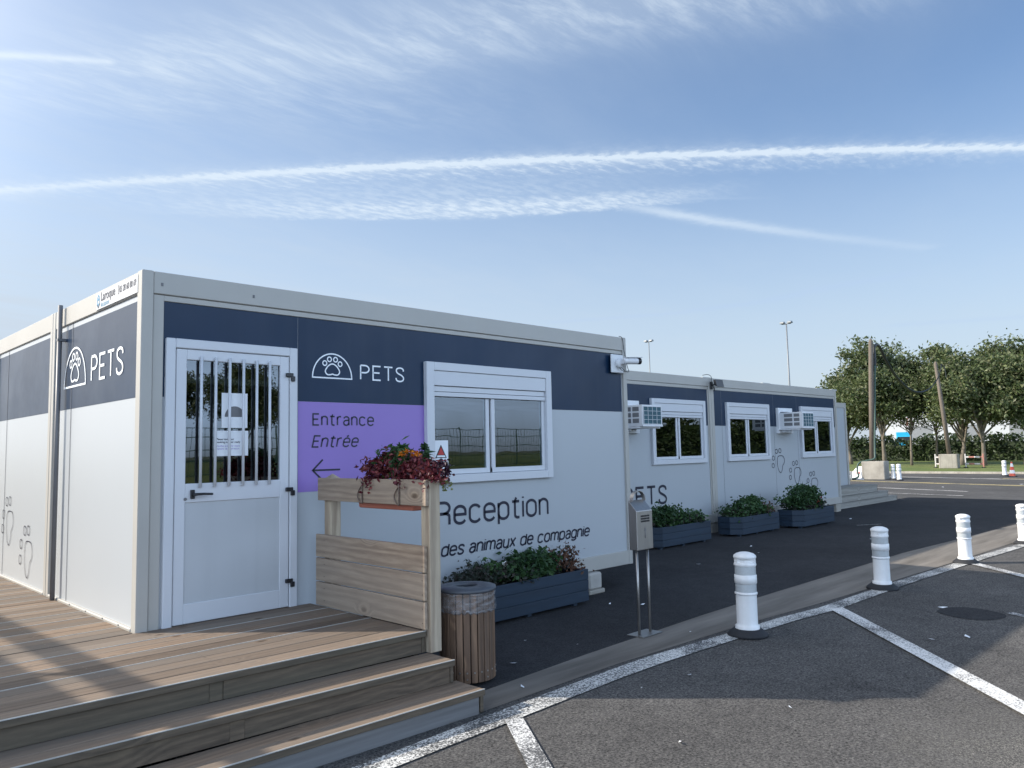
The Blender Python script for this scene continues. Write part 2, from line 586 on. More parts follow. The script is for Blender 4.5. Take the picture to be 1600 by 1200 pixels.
M = dict(
    panel=surf('white_panel', (0.415, 0.44, 0.458), 0.30, 0.015, 0.6, streak=0.05, dirt=(0.40, 0.41, 0.40)),
    cream=surf('cream_steel', (0.405, 0.39, 0.355), 0.42, 0.04, 2.0, streak=0.22, dirt=(0.42, 0.39, 0.33), bmp=0.03, bscale=30),
    pvc=surf('white_frame', (0.585, 0.60, 0.625), 0.35, 0.02, 2.0, streak=0.08, dirt=(0.55, 0.55, 0.54)),
    doorpanel=surf('door_panel', (0.47, 0.49, 0.505), 0.4, 0.03, 1.6, streak=0.12),
    navy=surf('navy_vinyl', (0.005, 0.022, 0.056), 0.33, 0.12, 1.0, spec=0.26, rvar=0.05, bmp=0.03, bscale=2.0, streak=0.10, dirt=(0.05, 0.07, 0.09)),
    purple=surf('purple_vinyl', (0.26, 0.165, 0.48), 0.38, 0.04, 1.2),
    ink=surf('dark_lettering', (0.006, 0.008, 0.028), 0.4, 0.05),
    whiteink=surf('white_lettering', (0.80, 0.84, 0.87), 0.4, 0.02),
    black=surf('black_plastic', (0.012, 0.013, 0.016), 0.35, 0.1),
    rubber=surf('black_rubber', (0.018, 0.019, 0.022), 0.75, 0.2, 12, bmp=0.2, bscale=120),
    seam=surf('dark_joint', (0.16, 0.17, 0.19), 0.7, 0.1),
    roof=surf('roof_sheet', (0.42, 0.42, 0.40), 0.6, 0.1, 0.8, streak=0.2),
    glass=glass('window_glass', (0.62, 0.68, 0.70), 2.0),
    darkglass=glass('cabin_glass', (0.12, 0.14, 0.14), 2.1),
    interior=surf('interior_wall', (0.36, 0.37, 0.36), 0.7, 0.05),
    floor=surf('interior_floor', (0.20, 0.19, 0.18), 0.6, 0.1),
    paper=surf('paper', (0.78, 0.80, 0.82), 0.6, 0.02),
    signboard=surf('sign_board', (0.50, 0.51, 0.52), 0.6, 0.02),
    red=surf('warning_red', (0.45, 0.03, 0.025), 0.45, 0.05),
    lightblue=surf('logo_blue', (0.04, 0.24, 0.40), 0.4, 0.03),
    grey=surf('pipe_grey', (0.15, 0.15, 0.155), 0.45, 0.08, 5),
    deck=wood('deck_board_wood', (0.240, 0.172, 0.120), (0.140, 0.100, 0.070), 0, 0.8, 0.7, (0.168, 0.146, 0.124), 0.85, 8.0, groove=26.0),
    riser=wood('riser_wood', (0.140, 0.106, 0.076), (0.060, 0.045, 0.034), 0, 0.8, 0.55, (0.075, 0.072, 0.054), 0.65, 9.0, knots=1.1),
    strip=surf('antislip_strip', (0.36, 0.35, 0.325), 0.6, 0.12, 14),
    nosing=surf('nosing_strip', (0.46, 0.46, 0.44), 0.45, 0.1, 10, metal=0.3),
    screen=wood('screen_board_wood', (0.52, 0.40, 0.29), (0.29, 0.21, 0.15), 1, 0.7, 0.8, (0.40, 0.345, 0.285), 0.6, 8.0),
    post=wood('screen_post_wood', (0.46, 0.385, 0.285), (0.26, 0.20, 0.145), 2, 0.7, 0.9, (0.36, 0.325, 0.27), 0.5, 5.0),
    bin=wood('bin_slat_wood', (0.27, 0.165, 0.10), (0.11, 0.065, 0.04), 2, 0.6, 0.9, (0.17, 0.125, 0.10), 0.4, 8.0),
    lid=surf('bin_lid_grey', (0.065, 0.072, 0.085), 0.45, 0.12, 8, rvar=0.1),
    plank=surf('planter_blue', (0.010, 0.025, 0.046), 0.6, 0.22, 1.6, stretch=(0.6, 0.6, 9), bmp=0.15, bscale=30),
    soil=surf('soil', (0.03, 0.022, 0.016), 0.95, 0.4, 30, bmp=0.8, bscale=60),
    terracotta=surf('terracotta', (0.42, 0.13, 0.075), 0.6, 0.10, 6),
    wire=surf('bent_wire', (0.20, 0.15, 0.12), 0.4, 0.3, 30, metal=0.7),
    steel=surf('brushed_steel', (0.36, 0.345, 0.325), 0.38, 0.08, 4, metal=0.9, stretch=(14, 14, 1)),
    bollard=surf('bollard_white', (0.80, 0.80, 0.79), 0.40, 0.05, 9, streak=0.35, dirt=(0.50, 0.47, 0.42), bmp=0.05, bscale=40),
    band=surf('reflective_band', (0.50, 0.53, 0.54), 0.30, 0.06, 60, metal=0.15),
    concrete=surf('concrete_block', (0.34, 0.315, 0.27), 0.9, 0.2, 2.5, streak=0.6, dirt=(0.13, 0.12, 0.10), bmp=0.4, bscale=50),
    lightconcrete=surf('pale_concrete', (0.40, 0.38, 0.345), 0.9, 0.12, 6, streak=0.3, bmp=0.3, bscale=60),
    kerbbase=surf('step_concrete', (0.165, 0.162, 0.16), 0.9, 0.40, 1.6, streak=0.0, stretch=(0.3, 1, 7), bmp=0.25, bscale=60),
    gutter=surf('gutter_concrete', (0.190, 0.172, 0.150), 0.92, 0.34, 1.5, spec=0.15, bmp=0.5, bscale=120, stretch=(0.30, 2.6, 1)),
    asphalt=asphalt('car_park_asphalt', (0.094, 0.091, 0.088), 0.95, wear=(3.1, -5.4, 0.65), brightspeck=0.10),
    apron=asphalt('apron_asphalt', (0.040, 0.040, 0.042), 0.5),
    farasphalt=asphalt('road_asphalt', (0.085, 0.084, 0.084), 0.3),
    patch=asphalt('dark_patch', (0.040, 0.040, 0.042), 0.5),
    paint=worn_paint('worn_white_paint', (0.72, 0.71, 0.67), (0.06, 0.06, 0.06), 0.56, 75.0),
    paint2=worn_paint('line_paint', (0.74, 0.73, 0.70), (0.08, 0.08, 0.08), 0.46, 75.0),
    yellow=worn_paint('yellow_paint', (0.42, 0.34, 0.15), (0.09, 0.09, 0.085), 0.45, 20),
    greypaint=worn_paint('faded_paint', (0.40, 0.39, 0.37), (0.09, 0.09, 0.09), 0.45, 20),
    lawn=grass_mat('lawn_grass', (0.075, 0.115, 0.026), (0.115, 0.155, 0.036), (0.17, 0.165, 0.06)),
    field=grass_mat('field_grass', (0.06, 0.08, 0.03), (0.09, 0.10, 0.04), (0.12, 0.11, 0.06)),
    bark=surf('tree_bark', (0.17, 0.145, 0.115), 0.9, 0.3, 4, bmp=0.6, bscale=25, stretch=(3, 3, 0.6)),
    pole=wood('pole_wood', (0.19, 0.16, 0.13), (0.10, 0.08, 0.065), 2, 0.85, 0.7, (0.155, 0.14, 0.125), 0.6, 3.0),
    cable=surf('green_cable', (0.035, 0.075, 0.06), 0.5, 0.15, 8),
    blackcable=surf('black_cable', (0.012, 0.016, 0.016), 0.5, 0.15, 8),
    greymetal=surf('mast_steel', (0.20, 0.215, 0.23), 0.5, 0.08, 3, metal=0.2),
    leaf_tree=leaves('tree_leaves', [(0.052, 0.078, 0.034), (0.092, 0.130, 0.052), (0.140, 0.178, 0.075), (0.200, 0.210, 0.125)], 0.5, 0.35),
    leaf_hedge=leaves('hedge_leaves', [(0.022, 0.042, 0.014), (0.038, 0.065, 0.022), (0.058, 0.082, 0.03)]),
    leaf_green=leaves('shrub_leaves', [(0.022, 0.060, 0.024), (0.040, 0.095, 0.030), (0.070, 0.135, 0.045)]),
    leaf_dark=leaves('dark_leaves', [(0.030, 0.050, 0.035), (0.050, 0.060, 0.045), (0.075, 0.055, 0.050)]),
    leaf_brown=leaves('dry_leaves', [(0.10, 0.045, 0.030), (0.16, 0.075, 0.045), (0.09, 0.055, 0.04)]),
    leaf_wine=leaves('wine_leaves', [(0.045, 0.006, 0.014), (0.10, 0.010, 0.020), (0.15, 0.022, 0.030), (0.28, 0.08, 0.07)], 0.45, 0.12),
    leaf_black=leaves('blackish_leaves', [(0.020, 0.008, 0.020), (0.045, 0.012, 0.030)], 0.4, 0.1),
    leaf_lime=leaves('lime_leaves', [(0.22, 0.26, 0.08), (0.36, 0.38, 0.14)], 0.5, 0.3),
    petal_orange=leaves('orange_petals', [(0.60, 0.14, 0.01), (0.75, 0.30, 0.02), (0.35, 0.06, 0.01)], 0.5, 0.2),
    petal_red=leaves('red_petals', [(0.40, 0.02, 0.03), (0.50, 0.05, 0.05)], 0.5, 0.2),
    petal_white=leaves('white_petals', [(0.75, 0.75, 0.72), (0.8, 0.8, 0.78)], 0.5, 0.2),
    acwhite=surf('appliance_white', (0.70, 0.71, 0.72), 0.45, 0.03, 3, streak=0.2, dirt=(0.5, 0.48, 0.45)),
    coil=surf('coil_teal', (0.020, 0.085, 0.11), 0.5, 0.25, 6),
    louvre=surf('louvre_grey', (0.16, 0.165, 0.17), 0.6, 0.1, 6),
    oldwood=wood('grey_step_wood', (0.33, 0.32, 0.29), (0.20, 0.19, 0.17), 0, 0.85, 0.8, (0.28, 0.28, 0.265), 0.6, 4.0),
    conered=striped('cone_stripes', (0.62, 0.10, 0.05), (0.75, 0.74, 0.72), 2, 3.2, 0.5),
    redwhite=striped('barrier_stripes', (0.38, 0.16, 0.13), (0.55, 0.53, 0.51), 1, 1.6, 0.5),
    lorryblue=surf('lorry_blue', (0.02, 0.36, 0.58), 0.35, 0.05, 1),
    farwhite=surf('warehouse_white', (0.44, 0.46, 0.48), 0.6, 0.06, 0.15, streak=0.15),
    tank=surf('orange_paint', (0.50, 0.16, 0.04), 0.5, 0.1),
    hidden=surf('counter_black', (0.015, 0.016, 0.02), 0.35, 0.1),
)


def plastic_film():
    m, nt, b = new_mat('clear_film')
    tr = N_(nt, 'ShaderNodeBsdfTransparent')
    tr.inputs['Color'].default_value = (0.86, 0.86, 0.87, 1)
    b.inputs['Base Color'].default_value = (0.75, 0.76, 0.78, 1)
    b.inputs['Roughness'].default_value = 0.22
    v = coords(nt, (1, 1, 4))
    f = noise_n(nt, v, 11, 4, 0.6)
    bump(nt, b, f, 0.7, 0.02)
    k = ramp(nt, f, [(0.40, (0.06, 0.06, 0.06)), (0.72, (0.34, 0.34, 0.34))])
    mx = N_(nt, 'ShaderNodeMixShader')
    nt.links.new(k, mx.inputs[0])
    nt.links.new(tr.outputs[0], mx.inputs[1])
    nt.links.new(b.outputs[0], mx.inputs[2])
    nt.links.new(mx.outputs[0], nt.nodes['Material Output'].inputs['Surface'])
    return m


M['film'] = plastic_film()


# ------------------------------------------------------------------ mesh helpers
class MB:
    """Collects shapes and links them as one mesh object."""

    def __init__(self):
        self.v, self.f, self.smooth = [], [], []

    def add(self, vs, fs, smooth=False):
        o = len(self.v)
        self.v.extend([tuple(p) for p in vs])
        for f in fs:
            self.f.append([i + o for i in f])
            self.smooth.append(smooth)
        return self

    def hexa(self, p):
        return self.add(p, [(0, 3, 2, 1), (4, 5, 6, 7), (0, 1, 5, 4), (1, 2, 6, 5), (2, 3, 7, 6), (3, 0, 4, 7)])

    def box(self, x0, x1, y0, y1, z0, z1):
        return self.hexa([(x0, y0, z0), (x1, y0, z0), (x1, y1, z0), (x0, y1, z0), (x0, y0, z1), (x1, y0, z1), (x1, y1, z1), (x0, y1, z1)])

    def prism(self, poly, axis, a, b):
        """poly: 2D points in the two other axes (in x,y,z order); extruded along axis from a to b."""
        def P(p, t):
            q = list(p)
            q.insert(axis, t)
            return q
        n = len(poly)
        vs = [P(p, a) for p in poly] + [P(p, b) for p in poly]
        fs = [tuple(range(n - 1, -1, -1)), tuple(range(n, 2 * n))]
        fs += [(i, (i + 1) % n, n + (i + 1) % n, n + i) for i in range(n)]
        return self.add(vs, fs)

    def tube(self, pts, r, n=8, caps=True):
        pts = [Vector(p) for p in pts]
        rs = r if isinstance(r, (list, tuple)) else [r] * len(pts)
        vs, fs = [], []
        up = None
        for i, p in enumerate(pts):
            d = (pts[min(i + 1, len(pts) - 1)] - pts[max(i - 1, 0)]).normalized()
            if up is None:
                up = Vector((0, 0, 1)) if abs(d.z) < 0.9 else Vector((1, 0, 0))
            a = d.cross(up).normalized()
            b = a.cross(d).normalized()
            up = b
            for k in range(n):
                t = 2 * math.pi * k / n
                vs.append(p + (a * math.cos(t) + b * math.sin(t)) * rs[i])
        for i in range(len(pts) - 1):
            for k in range(n):
                k2 = (k + 1) % n
                fs.append((i * n + k, i * n + k2, (i + 1) * n + k2, (i + 1) * n + k))
        self.add(vs, fs, True)
        if caps:
            o = len(self.v) - len(vs)
            self.f.append([o + k for k in range(n - 1, -1, -1)])
            self.f.append([o + (len(pts) - 1) * n + k for k in range(n)])
            self.smooth += [False, False]
        return self

    def lathe(self, prof, c=(0, 0, 0), n=32, smooth=True, closed=False):
        vs, fs = [], []
        for (r, z) in prof:
            for k in range(n):
                t = 2 * math.pi * k / n
                vs.append((c[0] + r * math.cos(t), c[1] + r * math.sin(t), c[2] + z))
        m = len(prof)
        for i in range(m - 1 if not closed else m):
            j = (i + 1) % m
            for k in range(n):
                k2 = (k + 1) % n
                fs.append((i * n + k, i * n + k2, j * n + k2, j * n + k))
        return self.add(vs, fs, smooth)

    def quad(self, a, b, c, d):
        return self.add([a, b, c, d], [(0, 1, 2, 3)])

    def poly(self, pts):
        return self.add(pts, [tuple(range(len(pts)))])

    def sheet(self, x0, x1, z0, z1, y0, y1, holes=(), plane='xz'):
        """A wall slab with rectangular holes (a0,a1,z0,z1): front and back skins and the reveals."""
        xs = sorted({x0, x1, *[h[0] for h in holes], *[h[1] for h in holes]})
        zs = sorted({z0, z1, *[h[2] for h in holes], *[h[3] for h in holes]})
        xs = [x for x in xs if x0 <= x <= x1]
        zs = [z for z in zs if z0 <= z <= z1]

        def P(x, y, z):
            return (x, y, z) if plane == 'xz' else (y, x, z)

        def solid(i, j):
            if i < 0 or j < 0 or i >= len(xs) - 1 or j >= len(zs) - 1:
                return False
            cx, cz = (xs[i] + xs[i + 1]) / 2, (zs[j] + zs[j + 1]) / 2
            return not any(h[0] < cx < h[1] and h[2] < cz < h[3] for h in holes)
        for i in range(len(xs) - 1):
            for j in range(len(zs) - 1):
                if not solid(i, j):
                    continue
                a, b, c, d = xs[i], xs[i + 1], zs[j], zs[j + 1]
                self.quad(P(a, y0, c), P(b, y0, c), P(b, y0, d), P(a, y0, d))
                self.quad(P(a, y1, c), P(a, y1, d), P(b, y1, d), P(b, y1, c))
                if not solid(i - 1, j):
                    self.quad(P(a, y0, c), P(a, y0, d), P(a, y1, d), P(a, y1, c))
                if not solid(i + 1, j):
                    self.quad(P(b, y0, c), P(b, y1, c), P(b, y1, d), P(b, y0, d))
                if not solid(i, j - 1):
                    self.quad(P(a, y0, c), P(a, y1, c), P(b, y1, c), P(b, y0, c))
                if not solid(i, j + 1):
                    self.quad(P(a, y0, d), P(b, y0, d), P(b, y1, d), P(a, y1, d))
        return self

    def ribbon(self, pts, w, place, closed=False):
        """A flat stroke of width w along 2D points, put in space by place(s, t)."""
        P = [Vector((p[0], p[1])) for p in pts]
        n = len(P)
        if n < 2:
            return self
        L, Rr = [], []
        for i in range(n):
            a = P[(i - 1) % n] if (closed or i > 0) else None
            b = P[(i + 1) % n] if (closed or i < n - 1) else None
            d1 = (P[i] - a).normalized() if a is not None else None
            d2 = (b - P[i]).normalized() if b is not None else None
            if d1 is None: d1 = d2
            if d2 is None: d2 = d1
            t = (d1 + d2)
            t = t.normalized() if t.length > 1e-6 else d1
            nrm = Vector((-t.y, t.x))
            k = max(0.45, abs(nrm.dot(Vector((-d1.y, d1.x)))))
            o = nrm * (w / 2 / k)
            L.append(P[i] + o)
            Rr.append(P[i] - o)
        vs = [place(p.x, p.y) for p in L] + [place(p.x, p.y) for p in Rr]
        fs = []
        for i in range(n if closed else n - 1):
            j = (i + 1) % n
            fs.append((n + i, n + j, j, i))
        return self.add(vs, fs)

    def build(self, name, mat, parent=None, bevel=0.0, loc=None, seg=1):
        me = bpy.data.meshes.new(name)
        me.from_pydata(self.v, [], self.f)
        me.polygons.foreach_set('use_smooth', self.smooth)
        me.validate()
        me.update()
        mats = mat if isinstance(mat, (list, tuple)) else [mat]
        for m in mats:
            me.materials.append(M[m] if isinstance(m, str) else m)
        o = bpy.data.objects.new(name, me)
        COL.objects.link(o)
        if parent is not None:
            o.parent = parent
        if loc is not None:
            o.location = loc
        if bevel:
            bv = o.modifiers.new('bevel', 'BEVEL')
            bv.width = bevel
            bv.segments = seg
            bv.limit_method = 'ANGLE'
            bv.angle_limit = R(40)
        return o


def tag(o, label=None, cat=None, group=None, kind=None):
    if label: o['label'] = label
    if cat: o['category'] = cat
    if group: o['group'] = group
    if kind: o['kind'] = kind
    return o


def thing(name, label, cat, loc=(0, 0, 0), rz=0.0, group=None):
    o = bpy.data.objects.new(name, None)
    o.empty_display_size = 0.2
    COL.objects.link(o)
    o.location = loc
    o.rotation_euler = (0, 0, rz)
    return tag(o, label, cat, group)


def copy_tree(o, parent=None):
    c = o.copy()
    COL.objects.link(c)
    c.parent = parent
    for ch in list(o.children):
        copy_tree(ch, c)
    return c


def leaf_cards(mb, centre, n, spread, size, squash=1.0, droop=0.0, rnd=random, long=1.5):
    cx, cy, cz = centre
    sx, sy, sz = spread if isinstance(spread, tuple) else (spread, spread, spread * squash)
    for _ in range(n):
        p = Vector((cx + rnd.gauss(0, sx), cy + rnd.gauss(0, sy), cz + rnd.gauss(0, sz)))
        s = size * rnd.uniform(0.6, 1.3)
        a = Vector((rnd.uniform(-1, 1), rnd.uniform(-1, 1), rnd.uniform(-0.8, 0.8) - droop)).normalized()
        b = a.cross(Vector((rnd.uniform(-1, 1), rnd.uniform(-1, 1), rnd.uniform(-1, 1)))).normalized()
        c = a.cross(b) * (s * 0.12)
        a, b = a * (s * long * 0.5), b * (s * 0.5)
        mb.add([p - a, p + b * 0.8 + c, p + a, p - b * 0.8 + c], [(0, 1, 2, 3)])


def catmull(pts, closed=False, k=6):
    n = len(pts)
    out = []
    for i in range(n if closed else n - 1):
        p0 = pts[(i - 1) % n] if closed or i > 0 else pts[0]
        p1, p2 = pts[i], pts[(i + 1) % n]
        p3 = pts[(i + 2) % n] if closed or i + 2 < n else pts[-1]
        for j in range(k):
            t = j / k
            out.append(tuple(0.5 * (2 * b + (c - a) * t + (2 * a - 5 * b + 4 * c - d) * t * t + (3 * b - a - 3 * c + d) * t ** 3)
                             for a, b, c, d in zip(p0, p1, p2, p3)))
    if not closed:
        out.append(tuple(pts[-1]))
    return out


# ------------------------------------------------------------------ drawn lettering
XH = 0.79


def arc(cx, cy, rx, ry, a0, a1, n=9):
    return [(cx + rx * math.cos(R(a0 + (a1 - a0) * i / n)), cy + ry * math.sin(R(a0 + (a1 - a0) * i / n))) for i in range(n + 1)]


def glyphs():
    g = {}
    w, r = 0.46, 0.23
    x = XH
    g['P'] = (0.50, [[(0, 0), (0, 1)], [(0, 1), (0.24, 1)] + arc(0.24, 0.74, 0.24, 0.26, 80, -80) + [(0.24, 0.48), (0, 0.48)]])
    g['R'] = (0.50, [[(0, 0), (0, 1)], [(0, 1), (0.25, 1)] + arc(0.25, 0.75, 0.23, 0.25, 80, -80) + [(0.25, 0.5), (0, 0.5)],
                     [(0.22, 0.5)] + arc(0.30, 0.34, 0.17, 0.16, 90, 0) + [(0.47, 0)]])
    g['E'] = (0.44, [[(0.44, 1), (0, 1), (0, 0), (0.44, 0)], [(0, 0.52), (0.38, 0.52)]])
    g['T'] = (0.50, [[(0, 1), (0.50, 1)], [(0.25, 1), (0.25, 0)]])
    S = [(0.46, 0.76), (0.42, 0.93), (0.24, 1.0), (0.06, 0.92), (0.03, 0.74), (0.12, 0.59), (0.34, 0.45), (0.46, 0.28), (0.42, 0.08), (0.23, 0.0), (0.05, 0.07), (0.0, 0.25)]
    g['S'] = (0.46, [catmull(S, k=5)])
    g['n'] = (0.42, [[(0, 0), (0, x)], [(0, x - 0.26)] + arc(0.21, x - 0.22, 0.21, 0.22, 165, 0) + [(0.42, 0)]])
    g['m'] = (0.70, [[(0, 0), (0, x)], [(0, x - 0.25)] + arc(0.175, x - 0.2, 0.175, 0.2, 165, 0) + [(0.35, 0)], [(0.35, x - 0.25)] + arc(0.525, x - 0.2, 0.175, 0.2, 165, 0) + [(0.70, 0)]])
    g['r'] = (0.28, [[(0, 0), (0, x)], [(0, x - 0.26)] + arc(0.20, x - 0.22, 0.20, 0.22, 165, 90) + [(0.28, x)]])
    g['u'] = (0.42, [[(0.42, 0), (0.42, x)], [(0, x)] + arc(0.21, 0.22, 0.21, 0.22, 180, 345)])
    g['t'] = (0.34, [[(0.20, 0.98), (0.13, 0.80), (0.13, 0.16)] + arc(0.25, 0.13, 0.12, 0.13, 190, 270) + [(0.34, 0)], [(0, x), (0.34, x)]])
    g['i'] = (0.0, [[(0, 0), (0, x)], [(0, 0.93), (0, 1.0)]])
    g['a'] = (0.42, [arc(0.21, x - 0.2, 0.20, 0.2, 170, 0) + [(0.41, 0)], [(0.41, 0.46), (0.2, 0.45)] + arc(0.2, 0.22, 0.2, 0.23, 95, 300) + [(0.41, 0.2)]])
    ring = lambda: arc(r, x - 0.24, r, 0.24, 0, 180) + arc(r, 0.24, r, 0.24, 180, 360)
    g['o'] = (w, [ring() + [ring()[0]]])
    g['e'] = (w, [[(0.0, 0.41), (w, 0.41)] + arc(r, x - 0.24, r, 0.24, 0, 180) + arc(r, 0.24, r, 0.24, 180, 335)])
    g['\u00e9'] = (w, g['e'][1] + [[(0.17, x + 0.14), (0.32, x + 0.23)]])
    g['c'] = (w, [arc(r, x - 0.24, r, 0.24, 25, 180) + arc(r, 0.24, r, 0.24, 180, 335)])
    g['p'] = (w, [[(0, -0.24), (0, x)], arc(r, x - 0.24, r, 0.24, 180, 0) + arc(r, 0.24, r, 0.24, 0, -180)])
    g['d'] = (w, [[(w, 0), (w, 1)], arc(r, x - 0.24, r, 0.24, 0, 180) + arc(r, 0.24, r, 0.24, 180, 360)])
    g['g'] = (w, [[(w, x), (w, -0.06)] + arc(r, -0.06, r, 0.19, 0, -155), arc(r, x - 0.24, r, 0.24, 0, 180) + arc(r, 0.24, r, 0.24, 180, 360)])
    g['s'] = (0.40, [[(a * 0.87, b * x) for a, b in catmull(S, k=4)]])
    g['x'] = (0.42, [[(0, 0), (0.42, x)], [(0, x), (0.42, 0)]])
    return g


GL = glyphs()


def write(mb, text, s0, s1, base, cap, stroke, place, slant=0.0, gap=0.20, space=0.30):
    """Letters from s0 to s1 on a base line, cap-height cap."""
    tot = 0.0
    for i, ch in enumerate(text):
        tot += space if ch == ' ' else GL[ch][0] + gap
    tot -= gap
    k = (s1 - s0 - stroke) / (tot)
    s = s0 + stroke / 2
    for ch in text:
        if ch == ' ':
            s += space * k
            continue
        adv, strokes = GL[ch]
        for st in strokes:
            mb.ribbon([(s + px * k + slant * py * cap, base + py * (cap - stroke) + stroke / 2) for px, py in st], stroke, place)
        s += (adv + gap) * k


def ellipse(cx, cz, rx, rz, n=20, rot=0.0):
    return [(cx + rx * math.cos(t) * math.cos(rot) - rz * math.sin(t) * math.sin(rot), cz + rx * math.cos(t) * math.sin(rot) + rz * math.sin(t) * math.cos(rot)) for t in [2 * math.pi * i / n for i in range(n)]]


def dome_logo(mb, s0, s1, z0, z1, stroke, place):
    cx, w, h = (s0 + s1) / 2, s1 - s0, z1 - z0
    pts = [(s0, z0), (s1, z0)] + arc(cx, z0, w / 2, h, 0, 180, 28)[1:-1]
    mb.ribbon(pts, stroke, place, True)
    pad = [(0, 0.585), (0.09, 0.52), (0.165, 0.36), (0.18, 0.24), (0.13, 0.14), (0.05, 0.14), (0, 0.165), (-0.05, 0.14), (-0.13, 0.14), (-0.18, 0.24), (-0.165, 0.36), (-0.09, 0.52)]
    mb.ribbon(catmull([(cx + a * w, z0 + b * h) for a, b in pad], True, 5), stroke, place, True)
    for a, b in ((-0.195, 0.60), (-0.078, 0.77), (0.078, 0.77), (0.195, 0.60)):
        mb.ribbon(ellipse(cx + a * w, z0 + b * h, 0.05 * w, 0.095 * h), stroke * 0.9, place, True)


def paw_print(mb, c, z, w, h, stroke, place):
    """Outlined paw: foot-shaped pad and four toes, in the box centred on c, base z."""
    pad = [(0.02, 0.66), (0.20, 0.685), (0.40, 0.66), (0.50, 0.52), (0.46, 0.38), (0.34, 0.28), (0.29, 0.12), (0.17, 0.0), (0.03, 0.08), (-0.06, 0.30), (-0.06, 0.54)]
    mb.ribbon(catmull([(c + a * w, z + b * h) for a, b in pad], True, 5), stroke, place, True)
    for a, b in ((-0.40, 0.30), (-0.36, 0.60), (-0.10, 0.87), (0.17, 0.89)):
        mb.ribbon(ellipse(c + a * w, z + b * h, 0.095 * w, 0.088 * h), stroke, place, True)


def font_text(name, body, size, mat, parent, origin, sdir, tdir, extrude=0.0, scale_x=1.0, bold=False):
    cu = bpy.data.curves.new(name, 'FONT')
    cu.body = body
    cu.size = size
    if bold:
        cu.offset = size * 0.018
    tmp = bpy.data.objects.new(name, cu)
    COL.objects.link(tmp)
    dg = bpy.context.evaluated_depsgraph_get()
    dg.update()
    me = bpy.data.meshes.new_from_object(tmp.evaluated_get(dg))
    bpy.data.objects.remove(tmp)
    o, s, t = Vector(origin), Vector(sdir), Vector(tdir)
    for v in me.vertices:
        v.co = o + s * (v.co.x * scale_x) + t * v.co.y
    me.materials.clear()
    me.materials.append(M[mat])
    me.name = name
    ob = bpy.data.objects.new(name, me)
    COL.objects.link(ob)
    if parent: ob.parent = parent
    return ob


# ------------------------------------------------------------------ ground, roads, markings
ZG = -0.27
ZD = 0.197


def struct(name, mb, mat, **kw):
    return tag(mb.build(name, mat, **kw), kind='structure')


def disc(r, z, n=64, cx=0, cy=0):
    return [(cx + r * math.cos(2 * math.pi * i / n), cy + r * math.sin(2 * math.pi * i / n), z) for i in range(n)]


struct('ground', MB().poly(disc(1500, ZG - 0.06)), 'field')
struct('car_park', MB().box(-60, 44, -17, 70, ZG - 0.05, ZG), 'asphalt')
struct('road', MB().box(24, 44.0, -16.9, 69.9, ZG + 0.0005, ZG + 0.003), 'farasphalt')
# apron of darker asphalt along the cabins and the shallow concrete gutter in front of it
gut = [(1.2, -2.12, -1.86), (3.0, -2.08, -1.74), (5.0, -2.16, -1.66), (6.5, -2.28, -1.64), (8.2, -2.36, -1.64), (10.8, -2.48, -1.62), (13.3, -2.56, -1.76), (18.0, -2.86, -1.98), (24, -3.2, -2.3)]
mb = MB()
md = MB()
ap = MB()
for (x0, a0, b0), (x1, a1, b1) in zip(gut, gut[1:]):
    def lv(a, b, t): return a + (b - a) * t
    prof = [(-0.02, 0.005), (0.0, 0.006), (0.30, 0.004), (0.46, 0.006), (1.0, 0.017)]
    for (t0, h0), (t1, h1) in zip(prof, prof[1:]):
        mb.quad((x0, lv(a0, b0, t0), ZG + h0), (x1, lv(a1, b1, t0), ZG + h0), (x1, lv(a1, b1, t1), ZG + h1), (x0, lv(a0, b0, t1), ZG + h1))
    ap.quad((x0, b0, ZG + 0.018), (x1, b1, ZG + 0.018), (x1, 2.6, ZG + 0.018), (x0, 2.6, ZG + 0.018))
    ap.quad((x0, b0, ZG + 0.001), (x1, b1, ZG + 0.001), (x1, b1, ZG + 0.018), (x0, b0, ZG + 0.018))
struct('gutter', mb, 'gutter')
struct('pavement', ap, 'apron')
ZA = ZG + 0.018


def gut_y(x, t):
    for (x0, a0, b0), (x1, a1, b1) in zip(gut, gut[1:]):
        if x0 <= x <= x1:
            k = (x - x0) / (x1 - x0)
            return (a0 + (a1 - a0) * k) * (1 - t) + (b0 + (b1 - b0) * k) * t
    return -2.0


# long white edge line of the parking bays
line = [(-1.5, -2.50, -2.33), (0.5, -2.44, -2.26), (1.5, -2.40, -2.20), (2.7, -2.35, -2.16), (3.3, -2.35, -2.15), (4.6, -2.42, -2.24), (5.4, -2.47, -2.29), (6.1, -2.56, -2.38), (8.2, -2.60, -2.42), (10.8, -2.72, -2.55), (12.8, -2.84, -2.67), (16, -3.05, -2.88)]
ln = MB()
for (x0, a0, b0), (x1, a1, b1) in zip(line, line[1:]):
    ln.quad((x0, a0, ZG + 0.0085), (x1, a1, ZG + 0.0085), (x1, b1, ZG + 0.0085), (x0, b0, ZG + 0.0085))
struct('parking_edge_line', ln, 'paint')
for pts, mt in (
        ([(1.58, -2.415), (1.47, -2.36), (0.20, -4.20), (0.33, -4.26)], 'paint2'),
        ([(6.26, -2.57), (6.10, -2.50), (1.9, -6.47), (2.05, -6.55)], 'paint2'),
        ([(10.50, -2.70), (10.34, -2.66), (5.6, -7.3), (5.75, -7.38)], 'paint2'),
        ([(15.1, -3.0), (14.94, -2.95), (10.2, -7.7), (10.35, -7.78)], 'paint2')):
    struct('parking_bay_line', MB().poly([(x, y, ZG + 0.0125) for x, y in pts]), mt)
